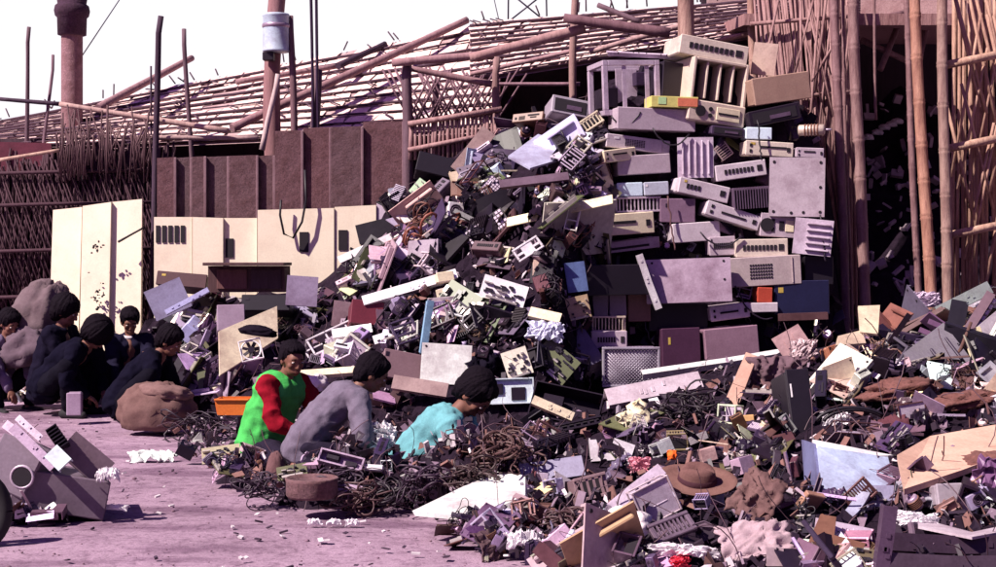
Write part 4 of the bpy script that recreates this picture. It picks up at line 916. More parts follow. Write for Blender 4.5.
# ================================================================== single pieces on the left slope and the low heaps
def Hh(kind, x, y, w, h, label, mark=None, col='mauve', roll=0, yaw=0, pitch=-15, **k): return hero(kind, x, y, w, h, label, mark, col=col, roll=roll, yaw=yaw, pitch=pitch, **k)
def build_pieces():
    quad('pale_blue_sheet', [(508, 156, 14.3), (538, 134, 14.9), (562, 141, 14.8), (557, 160, 14.3), (530, 168, 14.0)], .02, 'pale blue grey sheet lying near the top of the left slope', 'pale blue sheet', 'sheet', (.40, .40, .55))
    Hh('metal_sheet', 473, 151, 54, 16, 'long tan sheet standing up steeply at the top of the left slope', 'long tan sheet', (.36, .25, .24), 52, 8, -10)
    Hh('desktop_case', 435, 165, 36, 20, 'black case tilted down at the top left of the slope', 'black tilted case', 'black', -14, 8, style='plain', depth=.3)
    Hh('circuit_board', 422, 190, 20, 18, 'pale green square board below the black tilted case', 'pale green board', 'green', -38, 0, -20, n=3)
    Hh('circuit_board', 405, 211, 26, 12, 'brown circuit board with orange coils at the left edge of the slope', 'coil board', (.16, .07, .03), 38, 0, -20, n=10)
    Hh('power_supply', 458, 211, 20, 18, 'white faced small power box half way up the left slope', 'white power box', 'white', -8, 20, depth=.2)
    Hh('circuit_board', 504, 291, 46, 22, 'white drive plate pierced by slots in the dark of the slope', 'white drive plate', 'white', -17, 0, -10, n=16)
    Hh('metal_rail', 410, 287, 98, 10, 'long white bent rail running up across the lower slope', 'long white rail', 'white', 18, 0, -25, shape='U')
    Hh('metal_sheet', 366, 248, 60, 8, 'narrow white strip rising in front of the cream row', 'narrow white strip', 'white', 28, 0, -30)
    Hh('metal_sheet', 374, 231, 34, 20, 'black sheet standing at the left foot of the slope', 'black sheet', 'black', 14, 0, -8)
    Hh('desktop_case', 445, 277, 18, 10, 'cream box end on the lower slope', None, 'cream', 8, 20, style='plain', depth=.15)
    Hh('disk_drive', 448, 291, 24, 8, 'cream drive strip lying below the cream box end', None, 'cream', 14, 0, depth=.15)
    Hh('metal_sheet', 427, 327, 54, 7, 'blue painted plank standing upright left of the white panel', 'blue plank', (.22, .38, .55), 80, 20, -5)
    Hh('metal_sheet', 446, 364, 50, 40, 'bright white square panel standing behind the blue shirted boy', 'white square panel', (.80, .82, .80), -4, 4, -8, holes=1)
    Hh('circuit_board', 396, 333, 47, 9, 'white strip pierced by a row of black slots behind the grey shirted boy', 'slotted white strip', 'white', 19, 0, -20, n=8)
    Hh('grille', 528, 249, 30, 15, 'white empty rectangular frame tilted on the dark slope', 'white empty frame', 'white', 34, 0, -20, n=1)
    Hh('desktop_case', 570, 107, 38, 18, 'grey hood with a dark mouth near the top of the heap', 'grey hood', (.32, .28, .34), -10, 14, style='dark', depth=.3)
    Hh('card_cage', 586, 125, 36, 13, 'pale comb like card cage standing tilted left of the stack', 'comb card cage', 'cream', 34, 0, -10, depth=.12, n=8)
    Hh('metal_sheet', 534, 180, 70, 9, 'long dark flat bar along the upper left slope', None, (.12, .07, .11), 8, 0, -30)
    Hh('metal_sheet', 576, 277, 22, 30, 'blue plastic panel left of the large black case', 'blue plastic panel', (.14, .20, .42), 6, 20, -8)
    Hh('metal_sheet', 545, 315, 32, 12, 'cream bent cover on the lower slope left of the punched cream plate', None, 'cream', -16, 0, -40)
    Hh('crumple', 546, 331, 36, 20, 'crumpled pale bluish film below the cream bent cover', 'bluish film', (.6, .6, .75), -8, 0, -30, amp=.05, mat=M_bag, cat='plastic film', name='plastic_film')
    Hh('circuit_board', 517, 363, 26, 28, 'white board with dark spots behind the head of the blue shirted boy', 'spotted white board', (.74, .68, .58), 18, 0, -8, n=12)
    Hh('metal_tray', 506, 391, 56, 26, 'bright bluish white tray beside the head of the blue shirted boy', 'bluish white tray', (.66, .76, .80), 2, 0, -14, depth=.05)
    # between the slope and the people
    Hh('wooden_table', 248, 272, 80, 18, 'dark brown low cupboard in front of the cream row', 'low cupboard', (.09, .04, .045), -1, -6, 0, name='low_cupboard', depth=.5, style='plain') if 0 else None
    D = 14.7; k = D / F
    m = MB(); m.cbox(0, 0, 15 * k, 80 * k, .55, 3 * k, .004); m.box(0, .1, 0, 76 * k, .4, 26 * k)
    o = tag(link('low_cupboard', m.mesh(M_wood), (.085, .04, .045)), 'dark brown low cupboard standing in front of the cream row', 'cupboard'); o.location = P(248, 279, D); HERO.append((248, 277, 40, 17, 'low cupboard', D, 0))
    link('drawer', MB().cbox(-14 * k, -.11, 0, 30 * k, .02, 20 * k).mesh(M_wood), (.14, .06, .06), o); link('drawer', MB().cbox(20 * k, -.11, 0, 30 * k, .02, 20 * k).mesh(M_wood), (.06, .03, .04), o)
    Hh('desktop_case', 182, 280, 50, 14, 'dark brown slab lying left of the low cupboard', None, (.08, .035, .04), -5, 0, D=14.9, style='plain', depth=.3)
    Hh('metal_sheet', 168, 299, 38, 32, 'dusty bluish square panel leaning beside the dark clothed people', 'bluish square panel', (.24, .22, .34), 24, 10, -10, D=14.0)
    Hh('metal_rail', 187, 301, 48, 5, 'pale blue rail lying across the bluish square panel', None, (.45, .45, .7), 29, 0, -10, D=13.85, shape='U')
    Hh('metal_sheet', 302, 291, 31, 30, 'mauve grey square sheet right of the low cupboard', 'mauve square sheet', (.30, .24, .36), -4, 10, -8, D=14.2)
    Hh('desktop_case', 266, 303, 48, 16, 'black low case under the low cupboard', None, 'black', 0, 0, D=14.2, style='plain', depth=.3)
    Hh('desktop_case', 231, 318, 27, 26, 'pale mauve carton left of the black low case', None, (.3, .22, .3), 1, 12, D=13.9, style='plain', depth=.3)
    quad('cream_board', [(219, 331, 13.0), (277, 306, 13.6), (278, 338, 13.3), (220, 375, 12.6)], .02, 'large cream board cut slanting across its top, behind the woman in green', 'slanting cream board', 'board', (.66, .56, .42))
    Hh('cooling_fan', 251, 350, 22, 20, 'white fan lying on the slanting cream board', 'white fan', 'white', 12, 10, -20, D=12.6)
    Hh('blob', 258, 332, 30, 11, 'black charred lump resting on the slanting cream board', None, 'black', -8, 0, 0, D=12.7, depth=.15, mat=M_cloth, cat='lump', name='charred_lump', seed=3)
    Hh('open_chassis', 335, 336, 56, 20, 'white frame of a stripped drawer unit behind the woman in green', 'white drawer frame', 'white', 27, 10, -30, depth=.25)
    Hh('metal_sheet', 352, 331, 40, 12, 'white bent sheet above the white drawer frame', None, 'white', 12, 0, -45)
    Hh('desktop_case', 367, 313, 32, 24, 'dark red case in the shade below the long white rail', 'dark red case', (.13, .02, .035), -7, 12, style='plain', depth=.3)
    Hh('metal_sheet', 341, 314, 17, 26, 'dusty tan slab standing left of the dark red case', None, (.26, .17, .2), -8, 12, -8)
    Hh('metal_sheet', 324, 372, 64, 9, 'flat cream plank behind the woman in green', 'cream plank', 'cream', 6, 0, -50)
    Hh('blob', 313, 385, 22, 18, 'crumpled clear plastic bag beside the woman in green', 'clear bag', (.62, .54, .6), 0, 0, 0, depth=.12, mat=M_bag, seed=5, amp=.3, cat='bag', name='plastic_bag')
    Hh('desktop_case', 402, 366, 40, 28, 'dusky brown open carton left of the white square panel', 'dusky brown carton', (.2, .12, .14), -12, 14, style='plain', depth=.3, mat=None) if 0 else Hh('desktop_case', 402, 366, 40, 28, 'dusky brown carton left of the white square panel', 'dusky brown carton', (.2, .12, .14), -12, 14, style='plain', depth=.3)
    Hh('metal_sheet', 420, 386, 56, 15, 'tan board lying below the white square panel', None, (.30, .2, .2), -10, 0, -30)
    # debris in front of the people
    m = MB(); k = 11.2 / F; m.prism([(-17 * k, 8 * k), (-14 * k, -8 * k), (14 * k, -8 * k), (17 * k, 8 * k)], .02)
    for s in (-1, 1): m.box(s * 15.5 * k, .12, 0, 2 * k, .22, 15 * k, rot=Matrix.Rotation(R(s * 10), 4, 'Y'))
    m.box(0, .24, 0, 31 * k, .02, 15 * k); m.box(0, .12, -7.2 * k, 28 * k, .22, 1.2 * k); m.cbox(0, -.012, 7.4 * k, 35 * k, .03, 2 * k, .004)
    o = tag(link('plastic_crate', m.mesh(M_plastic), (.62, .15, .025)), 'orange plastic crate beside the woman in green', 'crate'); o.location = P(232, 407, min(11.2, hit(232, 412) - .15)); HERO.append((232, 407, 18, 10, 'orange crate', 11.2, 0))
    Hh('keyboard', 287, 439, 44, 22, 'dark keyboard with pale keys standing tilted before the people', 'dark keyboard', (.09, .06, .09), 26, 10, -35)
    Hh('circuit_board', 221, 454, 38, 20, 'olive and cream circuit board in front of the orange crate', 'olive board', (.34, .3, .2), 10, 0, -45, n=16)
    Hh('metal_tray', 341, 459, 46, 14, 'mauve steel box lid tilted in front of the grey shirted boy', 'mauve box lid', 'mauve', -15, 0, -30, depth=.06)
    D = min(9.45, hit(312, 490) - .28, hit(292, 492) - .2, hit(330, 490) - .2); k = D / F; o = tag(link('round_tin', MB().lathe([(.001, 0), (24 * k, 0), (26 * k, 3 * k), (26 * k, 16 * k), (27 * k, 19 * k), (25 * k, 20 * k), (24 * k, 17 * k), (.001, 16 * k)], 28).mesh(M_rust), (.15, .08, .09)), 'low round brown tin standing at the edge of the road', 'tin'); o.location = P(312, 497, D); HERO.append((312, 487, 27, 11, 'round tin', D, 0))
    Hh('blob', 276, 474, 18, 40, 'upright brown wrapped bundle left of the round tin', 'brown bundle', (.14, .075, .08), 0, 0, 0, D=9.75, depth=.12, mat=M_cloth, seed=9, amp=.1, cat='bundle', name='bundle')
    Hh('desktop_case', 374, 468, 19, 6, 'small white bar at the edge of the debris', None, 'white', -3, 0, D=9.5, style='plain', depth=.1)
    Hh('crumple', 382, 437, 28, 28, 'white crumpled plastic bag between the two boys', 'white torn bag', 'white', 0, 0, -20, amp=.07, seed=4, mat=M_bag, cat='bag', name='plastic_bag', D=9.7)
    for i, (x, y, r, cl, lb, mk_) in enumerate(((474, 480, 50, (.05, .027, .03), 'great brown tangle of wires heaped in front of the blue shirted boy', 'brown wire tangle'), (502, 446, 54, (.09, .045, .045), 'reddish brown nest of wire behind the brown wire tangle', 'reddish wire nest'), (425, 480, 44, (.04, .02, .04), 'black tangle of wires below the blue shirted boy', 'black wire tangle'),
        (210, 425, 60, (.03, .018, .03), 'black nest of wires left of the orange crate', 'black wire nest'), (340, 478, 40, (.05, .03, .05), 'dark tangle of wires behind the round tin', None), (560, 520, 40, (.07, .035, .04), 'brown coil of cables at the front edge of the heap', None), (690, 405, 60, (.02, .012, .02), 'black looped cables under the long white trough', 'black looped cables'))):
        Hh('cable_tangle', x, y, r, r, lb, mk_, cl, 0, 0, 0, n=44 if i < 2 else 26, seed=i + 3, th=.006)
    for x, y, r, cl, lb, sd in ((262, 484, 40, (.05, .03, .05), 'small dark wire nest left of the brown bundle', 71), (360, 500, 46, (.08, .04, .045), 'brown wire nest right of the round tin', 72), (388, 494, 36, (.03, .02, .03), 'black wire nest at the road edge below the teal shirt', 73)):
        Hh('cable_tangle', x, y, r, r, lb, None, cl, 0, 0, 0, n=26, seed=sd, th=.005)
    Hh('circuit_board', 292, 472, 30, 16, 'olive circuit board leaning behind the round tin', None, 'pcb', 12, 0, -40, n=14); Hh('metal_sheet', 345, 488, 34, 10, 'dusty violet strip lying over the wires by the round tin', None, 'mauve', -12, 0, -50)
    Hh('crumple', 152, 456, 44, 14, 'white rag with bluish folds lying on the dirt road', 'white rag', (.66, .72, .7), 0, 0, -70, amp=.035, seed=8, name='rag', cat='rag', D=11.0)
    # foreground heap
    quad('white_sheet', [(415, 516, 8.55), (436, 506, 8.8), (497, 476, 9.5), (528, 480, 9.3), (528, 500, 8.9), (480, 522, 8.6)], .03, 'large white steel sheet with dark holes at the road edge of the heap', 'white steel sheet', 'sheet', (.80, .80, .78))
    Hh('metal_sheet', 552, 470, 64, 22, 'grey blue panel with white marks under it, right of the white steel sheet', 'grey blue panel', (.27, .25, .36), 9, 0, -35)
    Hh('metal_tray', 566, 404, 70, 40, 'black open chassis lying on its back with a cream stick inside', 'black open chassis', 'dark', -14, 0, -35, depth=.16)
    Hh('metal_rail', 553, 408, 44, 9, 'cream stick lying inside the black open chassis', None, 'cream', -24, 0, -20, D=10.35)
    Hh('card_cage', 575, 425, 56, 9, 'bar with a row of white teeth at the lip of the black open chassis', None, 'dark', 13, 0, -30, depth=.06, n=7)
    Hh('metal_rail', 654, 388, 98, 20, 'long white trough sloping up right of the steel mesh crate', 'long white trough', (.6, .5, .56), 13, 0, -40, D=12.1, shape='U')
    Hh('metal_rail', 728, 360, 180, 7, 'bright white tube rail sloping up along the foot of the stack', 'bright white rail', (.85, .85, .82), 13.5, 0, -55, D=12.3, shape='U')
    cs = quad('cardboard_strip', [(746, 352, 11.6), (757, 356, 11.5), (737, 409, 10.9), (723, 405, 11.0)], .02, 'tan cardboard strip standing folded under the bright white rail', 'tan cardboard strip', 'cardboard', (.40, .24, .19), M_card)
    quad('flap', [(746, 352, 11.6), (775, 372, 11.5), (768, 392, 11.3), (752, 368, 11.5)], .02, 'darker cardboard flap hinged to the tan strip', None, 'cardboard', (.16, .09, .1), M_card, cs, cs['ff'])
    Hh('crumple', 778, 372, 60, 34, 'dusky brown sack cloth right of the tan cardboard strip', None, (.13, .08, .1), 0, 0, -20, amp=.06, seed=12, name='rag', cat='rag')
    Hh('desktop_case', 801, 412, 24, 84, 'tall black case end put in for a dark void in the right heap', 'tall black case', 'black', 2, 8, style='plain', depth=.3)  # black box added where there is only a dark gap
    Hh('crumple', 758, 496, 44, 56, 'dusky brown jacket thrown over the heap right of the hat', 'brown jacket', (.15, .085, .085), -30, 0, -40, amp=.035, seed=15, name='jacket', cat='jacket')
    Hh('crumple', 756, 540, 74, 46, 'pale pinkish crumpled cloth low in the foreground', 'pinkish cloth', (.40, .29, .33), 10, 0, -50, amp=.03, seed=18, name='rag', cat='rag')
    Hh('metal_sheet', 775, 557, 17, 18, 'small mauve cardboard square in front of the pinkish cloth', None, (.34, .25, .28), 0, 0, -6)
    Hh('metal_rail', 634, 490, 74, 13, 'pale slotted drive rail rising to the hat', 'slotted rail', 'pale', 39, 0, -30, shape='U')
    Hh('grille', 672, 528, 46, 24, 'dark slatted grille lying below the hat', 'slatted grille', (.17, .12, .17), 24, 0, -45, n=9)
    Hh('card_cage', 592, 487, 34, 24, 'pinkish drive cage standing left of the slotted rail', 'pinkish drive cage', (.34, .22, .24), 12, 10, depth=.2, n=4)
    Hh('blob', 626, 528, 36, 32, 'pale crumpled plastic bag at the front of the heap', 'pale crumpled bag', (.72, .64, .68), 0, 0, 0, depth=.2, mat=M_bag, seed=21, amp=.28, cat='bag', name='plastic_bag')
    Hh('crumple', 525, 540, 36, 18, 'white flattened bag on the road edge of the heap', 'flattened white bag', 'white', 4, 0, -55, amp=.04, seed=23, mat=M_bag, name='plastic_bag', cat='bag')
    Hh('crumple', 686, 551, 66, 12, 'white crumpled paper strip at the bottom of the picture', 'paper strip', 'white', -6, 0, -40, amp=.03, seed=25, mat=M_bag, name='paper_strip', cat='paper')
    Hh('crumple', 680, 562, 20, 12, 'small bright red rag below the paper strip', None, (.65, .05, .09), 0, 0, -30, amp=.03, seed=26, name='rag', cat='rag')
    Hh('crumple', 672, 455, 9, 10, 'scrap of orange cloth above the hat', None, (.8, .14, .03), 0, 0, -30, amp=.02, seed=27, name='rag', cat='rag', n=8)
    Hh('crumple', 640, 465, 22, 16, 'pink torn plastic scrap left of the hat', None, (.62, .26, .33), 0, 0, -30, amp=.03, seed=28, mat=M_bag, name='plastic_scrap', cat='scrap')
    Hh('bracket', 602, 450, 24, 22, 'white triangular bracket left of a second white bracket', None, 'white', 4, 0, -20); Hh('bracket', 622, 450, 22, 18, 'white bent bracket beside the white triangular one', None, 'white', 160, 0, -20)
    bp = quad('folded_steel_sheet', [(818, 446, 9.2), (888, 457, 9.3), (898, 497, 8.9), (824, 500, 8.8)], .02, 'folded steel panel, light blue with its sunlit top painted white, in the right heap', 'light blue panel', 'panel', (.42, .50, .68))
    quad('lit_top_face', [(812, 442, 9.6), (893, 458, 9.45), (888, 458, 9.3), (820, 461, 9.15)], .015, 'sunlit top of the folded steel panel, painted whiter', None, 'panel', (.85, .85, .86), None, bp, bp['ff'])  # sunlight on the top is put into a whiter colour than the front
    quad('end_face', [(804, 440, 9.7), (816, 444, 9.25), (823, 497, 8.85), (808, 492, 9.3)], .015, 'dark blue end of the folded steel panel', None, 'panel', (.16, .17, .32), None, bp, bp['ff'])
    quad('orange_board', [(897, 455, 9.2), (930, 436, 9.8), (1010, 422, 10.2), (1010, 452, 9.5), (962, 470, 9.0), (904, 489, 8.7)], .03, 'large orange tan board lying right of the light blue panel', 'orange tan board', 'board', (.60, .39, .30), M_card)
    Hh('desktop_case', 949, 495, 28, 22, 'grey block under the orange tan board', 'grey block', (.33, .28, .33), 1, 8, style='plain', depth=.2)
    Hh('metal_rail', 887, 538, 64, 14, 'dark steel post standing up at the bottom of the right heap', 'dark steel post', (.10, .06, .11), 82, 0, 0, D=7.7, shape='U')
    D = 7.55; k = D / F
    for y, cl, lb, mkk in ((545, (.05, .028, .05), 'upper of two long dark beams at the bottom right corner', 'upper dark beam'), (565, (.07, .045, .07), 'lower of two long dark beams at the bottom right corner', 'lower dark beam')):
        Hh('metal_rail', 960, y, 140, 18, lb, mkk, cl, -1, 0, -20, D=D - (y - 545) * .012, shape='U')
    quad('folded_sheet', [(918, 518, 8.3), (972, 532, 7.9), (1010, 524, 8.1), (1010, 530, 7.9), (972, 537, 7.7), (918, 526, 8.0)], .012, 'pale sheet folded in a shallow V above the dark beams', 'folded pale sheet', 'sheet', (.5, .42, .48))
    Hh('metal_rail', 844, 530, 58, 14, 'white rail lying left of the dark steel post', 'white lying rail', 'pale', -12, 0, -30, D=7.9, shape='L')
    Hh('crumple', 918, 520, 40, 16, 'white torn film right of the dark steel post', None, 'white', -8, 0, -40, amp=.03, seed=31, mat=M_bag, name='plastic_film', cat='plastic film')
    cb = quad('bent_plate', [(858, 306, 10.9), (880, 305, 10.9), (878, 334, 10.7), (860, 332, 10.7)], .02, 'cream upright plate of a bent bracket on the crest of the right heap', 'cream bent plate', 'plate', (.66, .56, .40)); quad('foot_plate', [(838, 336, 10.6), (862, 330, 10.75), (866, 343, 10.6), (836, 345, 10.5)], .02, 'cream foot plate below the upright cream plate', None, 'plate', (.60, .48, .36), None, cb, cb['ff'])
    Hh('metal_rail', 964, 300, 60, 13, 'long grey green unit tilted on the crest at the right edge', 'grey green unit', (.35, .40, .38), 26, 0, -10, D=11.4, shape='U')
    Hh('metal_rail', 968, 308, 58, 4, 'white edge strip lying under the grey green unit', None, 'white', 25, 0, -10, D=11.3)
    Hh('crumple', 927, 300, 26, 16, 'pale crumpled foil at the foot of the orange tinted pole', None, 'pale', 0, 0, -20, amp=.04, seed=33, mat=M_bag, name='foil', cat='foil')
    for x, y, ww, hh, lb, sd in ((897, 391, 54, 18, 'rusty earth lump in the middle of the right heap', 41), (962, 402, 50, 15, 'rusty earth lump near the right edge', 42), (982, 462, 36, 13, 'reddish earth lump under the orange tan board', 43)):
        Hh('blob', x, y, ww, hh, lb, 'rusty lump' if sd == 41 else None, (.15, .062, .055), 8, 0, 0, depth=.25, mat=M_rust, seed=sd, amp=.34, cat='lump', name='earth_lump')
    m = MB(); k = 9.6 / F
    for r, dx in ((34, 0), (30, 3)): m.tube([((dx - r * math.cos(R(a))) * k, 0, (r * .45 * math.sin(R(a))) * k) for a in range(10, 160, 10)], .012, 6)
    o = tag(link('wire_hoop', m.mesh(M_cable), COL['black']), 'bent black wire hoop above the light blue panel', 'hoop'); o.location = P(852, 424, min(9.6, hit(852, 424) - .15)); HERO.append((852, 418, 34, 10, 'wire hoop', 9.6, 0))
    Hh('open_chassis', 858, 428, 50, 14, 'brown stripped frame under the wire hoop', None, 'brown', -6, 14, -30, depth=.2)
    Hh('crumple', 836, 418, 28, 16, 'white torn bag left of the wire hoop', None, 'white', 0, 0, -30, amp=.04, seed=51, mat=M_bag, name='plastic_bag', cat='bag')
    Hh('desktop_case', 745, 419, 18, 7, 'small yellow wooden block near the black looped cables', None, (.6, .36, .16), 4, 0, style='plain', depth=.06)
    Hh('metal_rail', 793, 344, 32, 30, 'pinkish broken plastic corner above the bright white rail', None, 'pink', 30, 0, -20, D=12.2)
    Hh('crumple', 804, 352, 26, 26, 'pinkish crumpled paper at the upper end of the bright white rail', 'pinkish paper', (.5, .38, .4), 0, 0, -20, amp=.05, seed=53, mat=M_bag, name='paper', cat='paper', D=12.1)
    Hh('metal_rail', 760, 374, 36, 4, 'thin cream stick beside the tan cardboard strip', None, 'cream', 18, 0, -20)
    Hh('desktop_case', 835, 352, 18, 14, 'small orange brown brick on the right heap', None, (.32, .12, .07), 14, 20, style='plain', depth=.1)
    # sacks
    Hh('blob', 157, 412, 62, 52, 'full brown sack standing on the road beside the dark clothed people', 'brown sack', (.155, .09, .085), 0, 0, 0, D=12.5, depth=.42, mat=M_cloth, seed=61, amp=.16, cat='sack', name='sack')
    Hh('blob', 166, 392, 44, 16, 'folded mouth of brown cloth lying on the full sack', None, (.20, .12, .115), -8, 0, 0, D=12.45, depth=.3, mat=M_cloth, seed=64, amp=.14, cat='cloth', name='sack_cloth')
    Hh('blob', 42, 318, 44, 64, 'big pale sack behind the dark clothed people', 'pale sack', (.14, .10, .115), -20, 0, 0, D=14.9, depth=.5, mat=M_cloth, seed=67, amp=.2, cat='sack', name='sack')
    Hh('blob', 30, 352, 44, 40, 'smaller dusty sack below the big pale sack', None, (.12, .085, .11), 10, 0, 0, D=14.6, depth=.4, mat=M_cloth, seed=69, amp=.2, cat='sack', name='sack')
    # scrap heap at the left edge of the road
    D = 8.3
    Hh('desktop_case', 60, 494, 92, 38, 'large grey steel case lying at the left edge of the road', 'large grey case', (.15, .11, .15), -11, 16, -2, D=D, style='plain', depth=.55)
    Hh('metal_sheet', 86, 458, 50, 28, 'open side flap standing up from the large grey case', None, (.15, .10, .13), -42, 20, -10, D=D + .1)
    Hh('desktop_case', 14, 466, 46, 50, 'grey steel case with a round hole at far left', 'round hole case', (.19, .145, .19), -24, 0, -10, D=D - .05, style='plain', depth=.4)
    k = (D - .1) / F; m = MB(); m.tube([(11 * k * math.cos(a * .3), 0, 11 * k * math.sin(a * .3)) for a in range(22)], .008, 6, cap=False); m.tube([(0, -.005, 0), (0, .01, 0)], 11 * k, 20, 1)
    o = tag(link('duct_ring', m.mesh([M_metal, M_dark]), COL['pale']), 'round duct opening with a pale rim on the grey case at far left', 'duct'); o.location = P(22, 477, D - .09)
    Hh('metal_rail', 33, 447, 62, 10, 'long pale rail lying over the grey cases at left', None, 'mauve', -42, 0, -20, D=D - .1, shape='U'); Hh('metal_rail', 16, 432, 30, 9, 'short pale rail above the round hole case', None, 'pale', -35, 0, -20, D=D + .1, shape='U')
    Hh('metal_sheet', 58, 458, 22, 17, 'small pale bluish plate among the grey cases at left', 'bluish plate', (.55, .66, .72), -42, 0, -25, D=D - .15)
    Hh('heat_sink', 58, 438, 26, 12, 'dark ribbed block with pale fins at the left heap', None, 'dark', -55, 10, -20, D=D + .05, depth=.1, n=7)
    Hh('metal_rail', 29, 428, 34, 7, 'pale angle strip at the top of the left road heap', None, 'pale', -40, 0, -20, D=D + .25)
    Hh('desktop_case', 74, 404, 14, 22, 'upright mauve tin before the dark clothed people', None, 'mauve', 0, 10, 0, D=13.2, style='plain', depth=.15)
    Hh('crumple', 108, 474, 22, 14, 'white torn paper beside the large grey case', None, 'white', 10, 0, -60, amp=.03, seed=71, mat=M_bag, name='paper', cat='paper', D=8.3)
    Hh('crumple', 112, 507, 30, 6, 'white paper strip flat on the road by the large grey case', None, 'white', 2, 0, -75, amp=.012, seed=72, mat=M_bag, name='paper', cat='paper', D=8.55)
    for x, lb in ((315, 'left of three small white foam bits on the road'), (334, 'middle of three small white foam bits on the road'), (352, 'right of three small white foam bits on the road')):
        Hh('crumple', x, 522, 14, 6, lb, None, 'white', 0, 0, -50, amp=.02, seed=x, mat=M_bag, name='foam_bit', cat='foam', D=F * CAMZ / (523 - HOR) - .03, n=8)
    # hat
    k = 8.9 / F; hp = P(697, 482, min(8.75, hit(697, 484) - .34))
    br = MB(); pr = []
    prof = [(.001, 2), (14, 2), (17, 1), (24, -.5), (30, 0), (34, 2.2), (34.3, 1.6), (30, -1.2), (24, -1.6), (16, -.4), (.001, 0)]
    br.lathe([(r * k, z * k) for r, z in prof], 40)
    br.v = [(x, y * .8, z + 2.4 * k * abs(x / (34 * k)) ** 2 * (1 if x * 1 > 0 else 1.2) + .006 * noise.noise(Vector((x * 8, y * 8, 1)))) for x, y, z in br.v]
    hat = tag(link('hat', br.mesh(M_cloth), (.17, .09, .08)), 'brown felt brimmed hat lying on top of the foreground scrap', 'hat'); hat.location = hp; hat.rotation_euler = (R(20), R(4), R(-6)); HERO.append((697, 478, 34, 17, 'brown hat', 8.7, 0))
    cr = MB().lathe([(r * k, z * k) for r, z in ((16.5, 0), (16, 5), (14.6, 11), (13, 14), (9, 15.4), (5, 14.2), (.001, 13))], 32); cr.v = [(x, y * .82, z - 4 * k * max(0, 1 - abs(y) / (7 * k)) * (z > 11 * k)) for x, y, z in cr.v]
    link('crown', cr.mesh(M_cloth), (.155, .08, .075), hat)
    bd = MB().lathe([(r * k, z * k) for r, z in ((16.9, 1), (17, 1.6), (16.5, 5.2), (16, 5.8))], 32); bd.v = [(x, y * .82, z) for x, y, z in bd.v]; link('hat_band', bd.mesh(M_cloth), (.07, .03, .04), hat)
    # wheel of a motorbike cut by the left edge
    root = tag(bpy.data.objects.new('motorbike_wheel', None), 'black motorbike tyre at the very left edge of the road', 'wheel'); C.objects.link(root); root.location = P(-36, 512, 7.6); root.rotation_euler = (0, 0, R(12))
    k = 7.6 / F; t = MB()
    t.tube([(39 * k * math.cos(a * 2 * math.pi / 32), 0, 39 * k * math.sin(a * 2 * math.pi / 32)) for a in range(33)], 8 * k, 10, cap=False); link('tyre', t.mesh(M_rubber), None, root)
    t = MB(); t.tube([(30 * k * math.cos(a * 2 * math.pi / 32), 0, 30 * k * math.sin(a * 2 * math.pi / 32)) for a in range(33)], 3 * k, 8, cap=False); link('rim', t.mesh(M_metal), COL['grey'], root)
    t = MB(); t.tube([(0, -.05, 0), (0, .05, 0)], 5 * k, 12)
    for i in range(18): a = i * 2 * math.pi / 18; t.tube([(4 * k * math.cos(a), .03 * (-1) ** i, 4 * k * math.sin(a)), (29 * k * math.cos(a + .2), 0, 29 * k * math.sin(a + .2))], .003, 4)
    link('spokes', t.mesh(M_metal), COL['grey'], root)
build_pieces()

